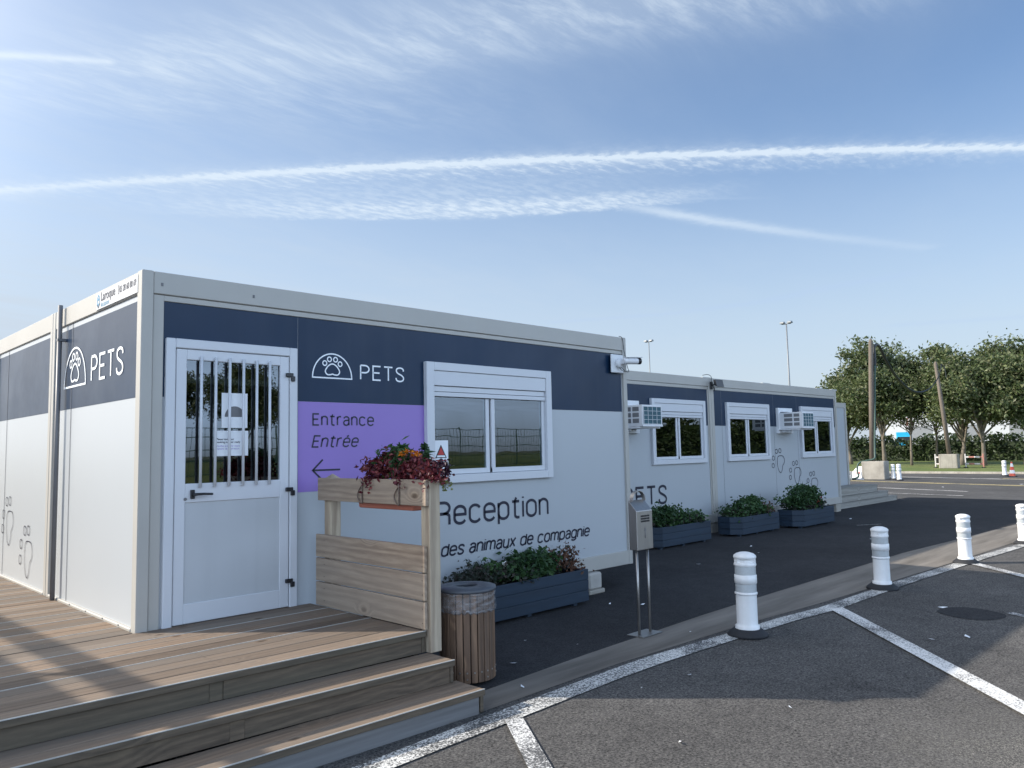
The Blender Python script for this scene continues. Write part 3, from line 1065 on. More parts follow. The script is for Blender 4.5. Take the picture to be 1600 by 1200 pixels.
# road markings far off on the right
for pts, mt in (
        ([(34.3, 8.6), (34.9, 8.7), (31.9, -1.0), (31.3, -1.0)], 'yellow'),
        ([(40.2, 12.0), (40.7, 12.0), (36.6, -2.0), (36.1, -2.0)], 'greypaint'),
        ([(30.0, 7.6), (30.3, 7.6), (28.0, 2.0), (27.7, 2.0)], 'greypaint'),
        ([(38.0, 3.4), (38.7, 3.4), (36.4, -2.5), (35.8, -2.5)], 'yellow'),
        ([(26.4, 6.0), (26.6, 6.0), (25.6, 1.5), (25.4, 1.5)], 'greypaint')):
    struct('road_marking', MB().poly([(x, y, ZG + 0.008) for x, y in pts][::-1]), mt)
# remains of old white arrow and dashes on the car park
struct('worn_arrow_marking', MB().poly([(x, y, ZG + 0.006) for x, y in [(7.02, -3.90), (7.10, -3.94), (6.84, -4.40), (6.98, -4.46), (6.74, -4.62), (6.60, -4.30), (6.72, -4.36)]][::-1]), 'paint2')
struct('apron_dash', MB().poly([(x, y, ZA + 0.004) for x, y in [(14.6, 0.55), (14.62, 0.575), (15.15, 0.26), (15.13, 0.235)]]), 'paint')
man = MB()
man.poly([(6.80 + 0.30 * math.cos(a) + 0.02 * math.sin(3 * a), -3.64 + 0.30 * math.sin(a), ZG + 0.004) for a in [2 * math.pi * i / 28 for i in range(28)]])
struct('tar_patch', man, 'patch')

# lawn, kerb beyond the road
struct('lawn', MB().box(44.3, 90, -60, 70, ZG - 0.05, ZG + 0.09), 'lawn')
struct('kerb', MB().box(44.0, 44.28, -60, 70, ZG - 0.05, ZG + 0.11), 'concrete', bevel=0.02)

# grassy bank on the near side of the lot, mirrored in the windows
bk = MB()
nx, ny = 46, 8
for i in range(nx):
    for j in range(ny):
        q = []
        for (ii, jj) in ((i, j), (i + 1, j), (i + 1, j + 1), (i, j + 1)):
            x = -30 + 112 * ii / nx
            t = jj / ny
            y = -17.2 - 26 * t
            z = ZG - 0.02 + 1.5 * (t * t * (3 - 2 * t)) + 0.12 * noise.noise(Vector((x * 0.2, y * 0.2, 0)))
            q.append((x, y, z))
        bk.add(q, [(3, 2, 1, 0)], True)
struct('grass_bank', bk, 'lawn')

# small scraps lying about
lit = MB()
rl = random.Random(11)
for (x, y, s) in [(7.9, 0.2, .05), (9.5, 0.1, .05), (5.0, -0.9, .03), (2.4, -1.5, .035), (3.0, -1.05, .02), (3.2, -1.5, .02), (2.05, -1.95, .03), (3.1, -2.7, .03), (2.6, -2.62, .018), (6.9, -3.35, .05), (5.7, -3.9, .05),
                  (5.4, -3.7, .03), (12.3, -0.6, .04), (19.5, -1.9, .05), (33, 1.5, .10), (30, 3.4, .09), (15.9, 1.2, .05), (10.2, 0.6, .03), (4.3, -1.95, .02), (1.9, -3.4, .02), (2.9, -3.6, .02), (4.8, -0.6, .02)]:
    z = ZA if y > gut_y(min(max(x, 1.3), 23), 1.0) else ZG
    a = rl.uniform(0, 6.28)
    c, d = math.cos(a) * s, math.sin(a) * s
    lit.add([(x - c, y - d, z + .012), (x + d * .5, y - c * .5, z + .008), (x + c, y + d, z + .02), (x - d * .5, y + c * .5, z + .016)], [(0, 1, 2, 3)])
tag(lit.build('litter_scraps', 'paper'), kind='stuff')


# ------------------------------------------------------------------ cabins
FRONT_H = 2.912


def make_window(parent, x0, z0, mats=('pvc', 'glass'), side=None, shut=True, yoff=0.0):
    """Sliding two-leaf window 1.846 x 1.228 with a roller-shutter box; (x0, z0) is its lower left corner, wall face at y = yoff."""
    x1, z1 = x0 + 1.846, z0 + 1.228
    gz0, gz1 = z0 + 0.14, z0 + 0.873
    o = MB()
    o.box(x0, x0 + .098, -.022 + yoff, .06 + yoff, z0 + .0, z1)
    o.box(x1 - .088, x1, -.022 + yoff, .06 + yoff, z0, z1)
    o.box(x0 + .098, x1 - .088, -.022 + yoff, .06 + yoff, z1 - .085, z1)
    o.box(x0 + .098, x1 - .088, -.022 + yoff, .06 + yoff, z0, z0 + .085)
    f = o.build('window', mats[0], parent, bevel=.004)
    b = MB()
    b.box(x0 + .100, x1 - .090, -.010 + yoff, .05 + yoff, z1 - .236, z1 - .088)
    b.build('shutter_box', mats[0], f, bevel=.003)
    b = MB()
    b.box(x0 + .102, x1 - .092, .008 + yoff, .03 + yoff, z1 - .296, z1 - .242)
    b.box(x0 + .102, x1 - .092, .002 + yoff, .03 + yoff, z1 - .345, z1 - .301)
    b.build('shutter_slat', mats[0], f, bevel=.003)
    xm = (x0 + x1) / 2 - .02
    for (a, c, yy) in ((x0 + .100, xm - .012, .030), (xm + .008, x1 - .090, .016)):
        yy += yoff
        s = MB()
        t = .050
        s.box(a, a + .012 if a < xm - .2 else a + t, yy, yy + .03, gz0 - .05, gz1 + .004)
        s.box(c - t, c, yy, yy + .03, gz0 - .05, gz1 + .004)
        s.box(a, c, yy - .001, yy + .031, gz0 - .052, gz0)
        sash = s.build('sash', mats[0], f, bevel=.003)
        p = MB().box(a + .008, c - t + .008, yy + .012, yy + .018, gz0 - .008, gz1 + .004)
        p.build('pane', mats[1], sash)
    return f


def make_bay_frame(mb, x0, x1, z_top, y=0.0, first=True, last=True, low=True):
    """Steel frame of one container front: corner posts, head beam and sill rail."""
    mb.box(x0, x0 + .088, y, y + .10, 0.0, z_top)
    mb.box(x1 - .075, x1, y, y + .10, 0.0, z_top)
    mb.box(x0 + .088, x1 - .075, y + .004, y + .10, z_top - .176, z_top - .002)
    if low:
        mb.box(x0 + .088, x1 - .075, y + .004, y + .10, 0.002, .172)


# ---- main cabin -------------------------------------------------------------
main = thing('reception_cabin', 'large grey and navy container cabin with purple entrance panel and Reception lettering', 'cabin', (0, 0, 0))
H = FRONT_H
LEN, DEP = 6.06, 7.17
fr = MB()
make_bay_frame(fr, 0.0, LEN, H)
# left side: posts at the module joints, head and sill rails
for k in range(3):
    ya, yb = 2.39 * k, 2.39 * (k + 1)
    if k > 0:
        fr.box(0.0, .09, ya + .004, ya + .085, 0, H - .003)
    fr.box(0.0, .09, yb - .085, yb - .004, 0, H - .003)
    fr.box(.004, .09, ya + (.102 if k == 0 else .085), yb - .085, H - .178, H - .004)
    fr.box(-.004, .09, ya + (.102 if k == 0 else .085), yb - .085, 0.0, .215)
fr.box(LEN - .09, LEN, .102, 2.18, H - .178, H - .004)
fr.box(LEN - .09, LEN, .102, 2.18, 0, .17)
fr.box(LEN - .09, LEN, 2.18, 2.226, 0, H - .003)
fr.build('frame', 'cream', main, bevel=.006)
# inner trim around the front panel
tr = MB()
tr.box(.092, .172, .018, .05, .175, 2.733)
tr.box(.172, 5.985, .018, .05, 2.688, 2.733)
tr.build('trim', 'cream', main, bevel=.003)
wl = MB()
dh, wh = (.195, 1.303, .18, 2.396), (2.74, 4.555, 1.17, 2.372)
wl.sheet(.172, 5.985, .172, 2.69, .032, .085, [dh, wh])
wl.sheet(.09, 7.16, .2, 2.735, .022, .08, [], plane='yz')
wl.sheet(.09, 2.226, .172, 2.735, LEN - .022, LEN - .08, [], plane='yz')
wl.sheet(0.09, 6.0, .0, 2.735, 7.10, 7.15, [])
wl.sheet(2.226, 7.15, .0, 2.735, 6.0, 6.05, [], plane='yz')
wl.build('wall', 'panel', main)
nv = MB()
nv.sheet(.175, 1.325, 1.942, 2.687, .0295, .0315, [dh])
nv.sheet(1.329, 5.966, 1.942, 2.687, .0295, .0315, [wh])
nv.build('navy_band', 'navy', main)
nv2 = MB()
for ya, yb in ((.132, 2.295), (2.49, 4.685), (4.88, 7.07)):
    nv2.sheet(ya, yb, 1.940, 2.687, .0195, .0215, [], plane='yz')
nv2.build('navy_band', 'navy', main)
pu = MB()
pu.sheet(1.329, 2.739, 1.150, 1.9405, .0290, .0312, [])
pu.build('purple_panel', 'purple', main)
sm = MB()
for y in (1.80, 4.225, 6.6):
    sm.box(.0170, .0190, y - .004, y + .004, .215, 2.733)
sm.build('panel_joint', 'seam', main)
# hex screws along the sill and small plugs on the beam
sc = MB()
for y in (.35, .72, 1.15, 1.6):
    sc.box(-.008, -.004, y - .008, y + .008, .203, .214)
for x in (.15, .9):
    sc.box(x - .008, x + .008, -.001, .003, 2.80, 2.825)
sc.build('bolt', 'grey', main)
rf = MB()
rf.box(.05, LEN - .05, .05, 2.2, H - .06, H - .02)
rf.box(.05, LEN - .05, 2.2, DEP - .02, H - .06, H - .021)
rf.build('roof', 'roof', main)
fl = MB()
fl.box(.09, 5.95, .09, 7.05, .10, .17)
fl.build('floor', 'floor', main)

# lettering on the front
FP = lambda s, t: (s, .0262, t)
mb = MB()
dome_logo(mb, 1.47, 1.878, 2.162, 2.383, .012, FP)
write(mb, 'PETS', 1.968, 2.478, 2.160, .146, .0145, FP, gap=.21)
mb.build('lettering', 'whiteink', main)
mb = MB()
write(mb, 'Entrance', 1.469, 2.122, 1.729, .112, .0138, FP, gap=.22)
write(mb, 'Entr\u00e9e', 1.462, 1.940, 1.534, .112, .0138, FP, slant=.20, gap=.20)
mb.ribbon([(1.752, 1.335), (1.476, 1.335)], .016, FP)
mb.ribbon([(1.574, 1.428), (1.473, 1.335), (1.574, 1.242)], .016, FP)
FP2 = lambda s, t: (s, .0285, t)
write(mb, 'Reception', 2.868, 4.522, .722, .252, .0305, FP2, gap=.185)
write(mb, 'e des animaux de compagnie', 2.74, 5.235, .418, .134, .0205, FP2, slant=.19, gap=.17, space=.36)
mb.build('lettering', 'ink', main)

# lettering on the left side
LP = lambda s, t: (.0155, -s, t)
mb = MB()
dome_logo(mb, -2.015, -1.385, 2.142, 2.492, .018, LP)
write(mb, 'PETS', -1.235, -.428, 2.142, .232, .024, LP, gap=.21)
mb.build('lettering', 'whiteink', main)
mb = MB()
for (yc, z) in ((3.235, .28), (4.045, .555), (4.90, .83), (5.7, 1.1)):
    paw_print(mb, -yc, z, .52, .54, .010, lambda s, t: (.0155, -s, t))
mb.build('paw_marking', 'ink', main)

# the barred glass door
df = MB()
df.box(.189, .262, -.004, .09, .19, 2.402)
df.box(1.236, 1.309, -.004, .09, .19, 2.402)
df.box(.262, 1.236, -.004, .09, 2.327, 2.402)
df.build('door_frame', 'pvc', main, bevel=.006)
d = MB()
d.box(.268, .350, .004, .05, .200, 2.322)
d.box(1.147, 1.230, .004, .05, .200, 2.322)
d.box(.350, 1.147, .004, .05, 2.240, 2.322)
d.box(.350, 1.147, .004, .05, 1.122, 1.268)
d.box(.350, 1.147, .004, .05, .200, .350)
door = d.build('door', 'pvc', main, bevel=.004)
MB().box(.349, 1.148, .014, .03, .349, 1.123).build('door_panel', 'doorpanel', door)
MB().box(.345, 1.150, .026, .032, 1.262, 2.244).build('pane', 'darkglass', door)
for x in (.460, .577, .693, .811, .927, 1.043):
    b = MB()
    b.tube([(x, -.012, 1.235), (x, -.012, 2.272)], .0115, 12)
    b.box(x - .011, x + .011, -.012, .006, 1.240, 1.252)
    b.box(x - .011, x + .011, -.012, .006, 2.255, 2.267)
    b.build('bar', 'pvc', door)
h = MB()
h.box(.388, .418, -.018, .004, 1.150, 1.220)
h.tube([(.403, -.018, 1.185), (.403, -.055, 1.185)], .010, 10)
h.tube([(.398, -.055, 1.185), (.47, -.058, 1.187), (.545, -.055, 1.182)], [.0115, .010, .009], 10)
h.build('handle', 'black', door, bevel=.003)
MB().tube([(.350, -.002, 1.150), (.350, .006, 1.150)], .012, 12).build('lock', 'grey', door)
for z in (2.150, 1.170, .402):
    g = MB()
    g.box(1.196, 1.262, -.020, .003, z - .004, z + .030)
    g.box(1.240, 1.276, -.024, -.004, z - .040, z + .004)
    g.build('hinge', 'black', door, bevel=.004)

make_window(main, 2.724, 1.155)

# drain pipe on the left side
pp = MB()
pp.tube([(-.030, 2.035, .20), (-.030, 2.035, 2.93)], .021, 14)
for z in (2.60,):
    pp.box(-.052, .02, 2.008, 2.062, z - .012, z + .012)
pp.build('drain_pipe', 'grey', main)


# ---- second cabin behind ------------------------------------------------------
Y2 = 2.229
back = thing('rear_cabin', 'long grey cabin of two containers with navy top band, set back behind the reception cabin', 'cabin', (0, Y2, -.052))
fr = MB()
bays = ((6.09, 11.850), (11.858, 17.975))
for a, b in bays:
    make_bay_frame(fr, a, b, H)
fr.box(17.885, 17.975, .102, 2.44, H - .178, H - .004)
fr.box(17.885, 17.975, .102, 2.44, 0, .17)
fr.box(17.885, 17.975, 2.44, 2.53, 0, H - .002)
fr.build('frame', 'cream', back, bevel=.006)
wz = 1.155 + .05
wins = (9.745, 12.430, 15.850)
holes = [(x + .02, x + 1.826, wz + .02, wz + 1.21) for x in wins]
AC1, AC2 = (8.66, 9.24), (14.70, 15.28)
wl = MB()
nv = MB()
for a, b in bays:
    hh = [h for h in holes if a < h[0] < b]
    wl.sheet(a + .088, b - .075, .172, 2.735, .032, .085, hh)
    nv.sheet(a + .13, b - .115, 1.942, 2.672, .0295, .0315, hh)
wl.sheet(.085, 2.53, .172, 2.735, 17.953, 17.90, [], plane='yz')
wl.sheet(6.1, 17.95, 0, 2.735, 2.48, 2.53, [])
wl.sheet(.085, 2.5, .0, 2.735, 6.10, 6.14, [], plane='yz')
wl.build('wall', 'panel', back)
nv.build('navy_band', 'navy', back)
tr = MB()
for a, b in bays:
    tr.box(a + .09, a + .128, .020, .05, .175, 2.733)
    tr.box(b - .113, b - .077, .020, .05, .175, 2.733)
    tr.box(a + .128, b - .113, .020, .05, 2.676, 2.733)
tr.build('trim', 'cream', back)
sm = MB()
for x in (8.1, 12.28, 14.55, 15.72, 7.2):
    sm.box(x - .003, x + .003, .0282, .0290, .175, 2.672)
sm.build('panel_joint', 'seam', back)
rf = MB()
rf.box(6.12, 17.9, .05, 2.5, H - .06, H - .02)
for x in (11.6, 16.9, 17.75, 14.1):
    rf.box(x, x + .35, .02, .22, H - .02, H + .012)
rf.build('roof', 'roof', back)
MB().box(6.15, 17.88, .09, 2.45, .10, .17).build('floor', 'floor', back)
for x in wins:
    make_window(back, x, wz, ('pvc', 'darkglass'))
mb = MB()
write(mb, 'PETS', 8.86, 10.19, .472, .36, .046, lambda s, t: (s, .0270, t), gap=.22)
for (x, z) in ((14.70, .890), (15.515, .595), (16.40, .315)):
    paw_print(mb, x - .03, z, .62, .56, .016, lambda s, t: (s, .0270, t))
mb.build('lettering', 'ink', back)

# lower annex set back at the far end, with its grey wooden steps
annex = thing('side_annex', 'narrow pale annex set back at the far end of the rear cabin', 'annex', (0, 0, 0))
a = MB()
a.sheet(18.03, 20.64, -.1, 2.62, 3.10, 3.16, [])
a.sheet(3.10, 6.0, -.1, 2.62, 20.64, 20.60, [], plane='yz')
a.sheet(18.03, 20.64, -.1, 2.62, 6.0, 5.95, [])
a.sheet(3.16, 6.0, -.1, 2.62, 18.03, 18.07, [], plane='yz')
a.build('wall', 'panel', annex)
a = MB()
a.box(20.56, 20.66, 3.075, 3.12, -.1, 2.64)
a.box(18.02, 20.56, 3.08, 3.12, 2.50, 2.64)
a.build('frame', 'cream', annex)
MB().box(18.05, 20.62, 3.13, 5.98, 2.58, 2.63).build('roof', 'roof', annex)
st = thing('wooden_steps', 'grey weathered timber steps at the far end of the rear cabin', 'steps', (0, 0, ZG))
for (x1, z0, z1) in ((22.62, 0.0, .165), (21.92, .17, .34), (21.12, .345, .56)):
    s = MB()
    s.box(18.0, x1, 2.50, 2.54, z0 + .004, z1 - .03)
    s.build('riser', 'oldwood', st, bevel=.004)
    s = MB()
    for k in range(8):
        s.box(18.0, x1 + .02, 2.49 + k * .07, 2.555 + k * .07, z1 - .03, z1)
    s.box(x1 - .02, x1 + .01, 2.50, 3.06, z0, z1 - .03)
    s.build('tread', 'oldwood', st)


# ------------------------------------------------------------------ things fixed to the cabins
def make_ac(x0, x1, label, z0=1.83, z1=2.20, depth=.58):
    t = thing('air_conditioner', label, 'air conditioner', (x0, Y2, 0), 0, 'window air conditioners on the rear cabin')
    w = x1 - x0
    f = MB()
    fz0, fz1 = z0 - .10, z1 + .115
    f.box(-.03, .07, -.03, .06, fz0, fz1)
    f.box(w - .02, w + .10, -.03, .06, fz0, fz1)
    f.box(.07, w - .02, -.03, .06, fz1 - .09, fz1)
    f.box(.07, w - .02, -.03, .06, fz0, fz0 + .06)
    f.build('wall_frame', 'acwhite', t, bevel=.004)
    c = MB()
    c.box(0, w, -depth, .05, z0, z1)
    cs = c.build('casing', 'acwhite', t, bevel=.006)
    lv = MB()
    for r in range(3):
        zz = z0 + .065 + r * .10
        for (ya, yb) in ((-depth + .07, -depth + .20), (-depth + .235, -depth + .43)):
            lv.box(-.004, .002, ya, yb, zz, zz + .072)
    lv.build('louvre', 'louvre', cs)
    MB().box(.03, w - .04, -depth - .004, -depth + .002, z0 + .045, z1 - .03).build('coil', 'coil', cs)
    g = MB()
    for k in range(5):
        xx = .03 + (w - .07) * k / 4
        g.box(xx - .0028, xx + .0028, -depth - .012, -depth - .005, z0 + .045, z1 - .03)
    for k in range(5):
        zz = z0 + .045 + (z1 - z0 - .075) * k / 4
        g.box(.03, w - .04, -depth - .010, -depth - .005, zz - .0028, zz + .0028)
    g.box(.0, w, -depth - .010, -depth + .002, z0, z0 + .035)
    g.build('coil_guard', 'acwhite', cs)
    b = MB()
    b.box(-.02, w + .02, -depth + .06, .0, z0 - .028, z0 - .004)
    b.box(.06, .10, -.28, .0, z0 - .075, z0 - .03)
    b.build('tray', 'acwhite', t, bevel=.003)
    return t


make_ac(*AC1, 'boxy white air conditioner partly hidden by the corner of the reception cabin')
make_ac(*AC2, 'boxy white air conditioner between the last two windows of the rear cabin, above paw prints')

cc = thing('security_camera', 'white bullet camera on the right end of the reception cabin front', 'camera', (5.84, 0, 2.555))
c = MB()
c.box(-.128, .118, -.028, -.002, -.118, .118)
c.build('mounting_plate', 'acwhite', cc, bevel=.008)
c = MB()
c.lathe([(0, 0), (.058, 0), (.062, .03), (.045, .055), (0, .058)], n=24)
v = []
for p in c.v:
    v.append((p[0], -.028 - p[2], p[1]))
c.v = v
c.tube([(0, -.08, 0), (.035, -.125, .006), (.06, -.14, .012)], .020, 12)
c.build('bracket', 'acwhite', cc)
c = MB()
A, B = Vector((-.02, -.128, .022)), Vector((.235, -.205, .030))
dv = (B - A).normalized()
c.tube([A, A + dv * .02, B - dv * .05, B - dv * .045], [.034, .040, .040, .040], 18)
body = c.build('housing', 'acwhite', cc)
c = MB()
c.tube([B - dv * .046, B, B + dv * .006], [.041, .042, .034], 18)
c.build('lens_hood', 'black', cc)
c = MB()
sd = Vector((-dv.y, dv.x, 0))
p = [A + dv * .03 + Vector((0, 0, .044)), B + dv * .02 + Vector((0, 0, .044))]
c.hexa([p[0] - sd * .04, p[0] + sd * .04, p[1] + sd * .04, p[1] - sd * .04] + [q + Vector((0, 0, .006)) for q in (p[0] - sd * .04, p[0] + sd * .04, p[1] + sd * .04, p[1] - sd * .04)])
c.build('sun_shield', 'acwhite', cc)
c = MB()
c.tube(catmull([(.02, -.05, -.03), (.06, -.09, -.095), (.13, -.10, -.10), (.165, -.05, -.02), (.16, -.01, .20), (.145, .0, .345), (.10, .02, .37)], k=6), .0045, 6)
c.tube(catmull([(-.02, -.06, -.04), (.0, -.08, -.085), (.05, -.10, -.11)], k=6), .004, 6)
c.build('cable', 'black', cc)

fd = thing('floodlight', 'small black floodlight on the roof edge between the two rear containers', 'floodlight', (11.86, Y2, 2.66))
c = MB()
c.box(-.03, .03, -.03, .0, -.03, .12)
c.tube([(0, -.03, .05), (.02, -.12, .07)], .012, 8)
c.build('bracket', 'black', fd)
c = MB()
c.hexa([(-.10, -.20, .0), (.12, -.24, .0), (.16, -.14, .04), (-.06, -.11, .04), (-.10, -.17, .15), (.12, -.21, .15), (.15, -.12, .16), (-.06, -.09, .16)])
c.build('lamp_head', 'black', fd, bevel=.008)
c = MB()
c.tube(catmull([(.0, -.02, .11), (-.02, -.03, .22), (-.10, .0, .265), (-.2, .06, .25)], k=6), .006, 6)
c.tube(catmull([(-.01, -.06, .06), (-.06, -.10, -.02), (.0, -.09, -.07), (.04, -.05, .02)], k=6), .006, 6)
c.build('cable', 'black', fd)

sg = thing('rental_sign', 'white rental company sign at the top of the left side, with phone number', 'sign', (0, 0, 0))
MB().box(-.004, .003, .085, 1.068, 2.745, 2.884).build('board', 'signboard', sg)
SD, TD = (0, -1, 0), (0, 0, 1)
font_text('lettering', 'Laroque', .106, 'ink', sg, (-.0055, .950, 2.808), SD, TD, scale_x=1.02, bold=True)
font_text('lettering', 'location', .062, 'lightblue', sg, (-.0055, .945, 2.757), SD, TD, scale_x=1.05)
font_text('lettering', '03 28 60 80 69', .072, 'ink', sg, (-.0055, .488, 2.808), SD, TD, scale_x=.85, bold=True)
lg = MB()
SPL = lambda s, t: (-.0056, -s, t)
hexo = lambda r, k=1.0: [(-1.010 + r * .62 * math.sin(a) * k, 2.823 + r * math.cos(a)) for a in [math.pi / 3 * i for i in range(6)]]
lg.ribbon(hexo(.046), .012, SPL, True)
lg.ribbon([(-1.025, 2.822), (-1.010, 2.838), (-.995, 2.822)], .012, SPL)
lg.build('logo', 'lightblue', sg)
lg = MB()
lg.ribbon([(-1.048, 2.792), (-1.010, 2.760), (-.972, 2.792)], .012, SPL)
lg.ribbon([(-.520, 2.800), (-.500, 2.800), (-.500, 2.868), (-.520, 2.868)], .005, SPL, True)
lg.build('logo', 'ink', sg)

# papers behind the door glass and the sticker in the window
n1 = thing('notice', 'white notice with a grey dome picture, upper of the two behind the barred door', 'notice', (0, .024, 0))
MB().box(.642, .862, -.001, .001, 1.705, 1.990).build('sheet', 'paper', n1)
mb = MB()
mb.poly([(s, -.002, t) for s, t in [(.668, 1.795), (.838, 1.795)] + arc(.753, 1.795, .085, .088, 0, 180, 20)[1:-1]])
mb.build('picture', 'grey', n1)
n2 = thing('notice', 'white notice of blue print, lower of the two behind the barred door', 'notice', (0, .024, 0))
MB().box(.592, .870, -.001, .001, 1.478, 1.682).build('sheet', 'paper', n2)
font_text('lettering', 'Please have your\nbooking number ready', .023, 'ink', n2, (.600, -.002, 1.606), (1, 0, 0), (0, 0, 1), scale_x=.95, bold=True)
font_text('lettering', 'Veuillez pr\u00e9parer votre\nnum\u00e9ro de r\u00e9servation', .022, 'purple', n2, (.600, -.002, 1.552), (1, 0, 0), (0, 0, 1), scale_x=.95)
sk = thing('warning_sticker', 'white sticker with a red warning triangle in the reception window corner', 'sticker', (0, .036, 0))
MB().box(2.838, 3.034, -.002, .000, 1.302, 1.590).build('sheet', 'paper', sk)
mb = MB()
mb.poly([(2.862, -.0035, 1.412), (3.014, -.0035, 1.412), (2.938, -.0035, 1.548)])
mb.build('border', 'black', sk)
mb = MB()
mb.poly([(2.895, -.0048, 1.444), (2.981, -.0048, 1.444), (2.938, -.0048, 1.524)])
for z in (1.388, 1.366):
    mb.poly([(2.868, -.0048, z - .006), (3.008, -.0048, z - .006), (3.008, -.0048, z + .004), (2.868, -.0048, z + .004)])
mb.build('triangle', 'red', sk)
mb = MB()
mb.poly([(2.880, -.0052, 1.420), (2.996, -.0052, 1.420), (2.986, -.0052, 1.438), (2.890, -.0052, 1.438)])
mb.build('caption', 'paper', sk)

# the counter seen through the reception window
ct = thing('reception_counter', 'dark counter with white top inside the right half of the reception window', 'counter', (0, 0, .17))
c = MB()
c.box(3.75, 5.55, .62, 1.20, .92, .965)
c.box(3.72, 5.58, .58, .62, .915, .975)
c.build('counter_top', 'paper', ct, bevel=.004)
MB().box(3.80, 5.50, .64, 1.15, 0, .92).build('counter_front', 'hidden', ct)
cards = MB()
for i, x in enumerate((3.86, 4.06, 4.28, 4.46, 4.66, 4.86, 5.06, 5.27)):
    z = .70
    if i % 3 == 1:
        cards.box(x, x + .10, .628, .634, z, z + .15)
    else:
        P3 = lambda s, t: (s, .632, t)
        cards.ribbon([(x, z - .05), (x + .14, z - .05), (x + .14, z + .12), (x, z + .12)], .010, P3, True)
    cards.box(x + .02, x + .06, .628, .634, z + .17, z + .20)
cards.build('leaflet_holder', 'paper', ct)

# ------------------------------------------------------------------ timber deck and steps
dk = thing('timber_deck', 'grey-brown timber deck with steps in front of the barred door', 'deck', (0, 0, 0))


def nose(k, x):
    return ((-1.540 - .040 * x), (-1.815 - .052 * x), (-2.105 - .026 * x))[k]


XL = -3.72
rb = random.Random(3)
bd = MB()
T = .032
ys = []
y = 7.1
edge = [-.285, -.592, -.897, -1.203]
rows = []
for k in range(0, 26):
    rows.append((-.285 + .305 * k, -.285 + .305 * (k + 1)))
rows = [(-.592, -.285), (-.897, -.592), (-1.203, -.897)] + rows
for (a, b) in rows:
    m_ = (a + b) / 2
    for (c, d_) in ((a + .004, m_ - .003), (m_ + .003, b - .012)):
        right = 1.440 if c < -.02 else -.008
        if c < -.02 and d_ > .01:
            d_ = .004
        cuts = [XL, right]
        if rb.random() < .55:
            cuts.insert(1, rb.uniform(-2.6, -1.3))
        for p, q in zip(cuts, cuts[1:]):
            dz = rb.uniform(-.0012, .0012)
            bd.box(p + .002, q - .002, c, d_, ZD - T + dz, ZD + dz)
# last rows follow the slightly skewed edge
for (t0, t1) in ((.0, .46), (.49, 1.0)):
    ya = lambda x, t: -1.206 * (1 - t) + (nose(0, x) + .012) * t
    bd.hexa([(XL, ya(XL, t1), ZD - T), (1.44, ya(1.44, t1), ZD - T), (1.44, ya(1.44, t0), ZD - T), (XL, ya(XL, t0), ZD - T),
             (XL, ya(XL, t1), ZD), (1.44, ya(1.44, t1), ZD), (1.44, ya(1.44, t0), ZD), (XL, ya(XL, t0), ZD)])
bd.build('deck_board', 'deck', dk, bevel=.003)
stp = MB()
for (a, b) in rows:
    right = 1.437 if b < -.02 else -.010
    if -.02 < b < .1:
        continue
    stp.box(XL, right, b - .0105, b - .0015, ZD - .012, ZD + .0022)
stp.build('antislip_strip', 'strip', dk)
scw = MB()
for (a, b) in rows:
    if a > 2.2:
        continue
    m_ = (a + b) / 2
    for yc in ((a + m_) / 2, (m_ + b) / 2 - .004):
        for xj in (-2.35, -1.75, -1.15, -.55, .05, .65, 1.38):
            if yc > -.02 and xj > 0:
                continue
            for o in (-.042, .042):
                scw.add([(xj + .0052 * math.cos(t_), yc + o + .0052 * math.sin(t_), ZD + .0020) for t_ in [math.pi / 3 * i for i in range(6)]], [(0, 1, 2, 3, 4, 5)])
tag(scw.build('screw', 'wire', dk), kind='stuff')
# joist skirt under the deck, left and right ends
sk_ = MB()
sk_.box(1.40, 1.436, -1.50, -.03, ZG, ZD - T - .002)
sk_.build('skirt_board', 'riser', dk)


def wedge(mb, x0, x1, k, d0, d1, z0, z1):
    mb.hexa([(x0, nose(k, x0) + d0, z0), (x1, nose(k, x1) + d0, z0), (x1, nose(k, x1) + d1, z0), (x0, nose(k, x0) + d1, z0),
             (x0, nose(k, x0) + d0, z1), (x1, nose(k, x1) + d0, z1), (x1, nose(k, x1) + d1, z1), (x0, nose(k, x0) + d1, z1)])


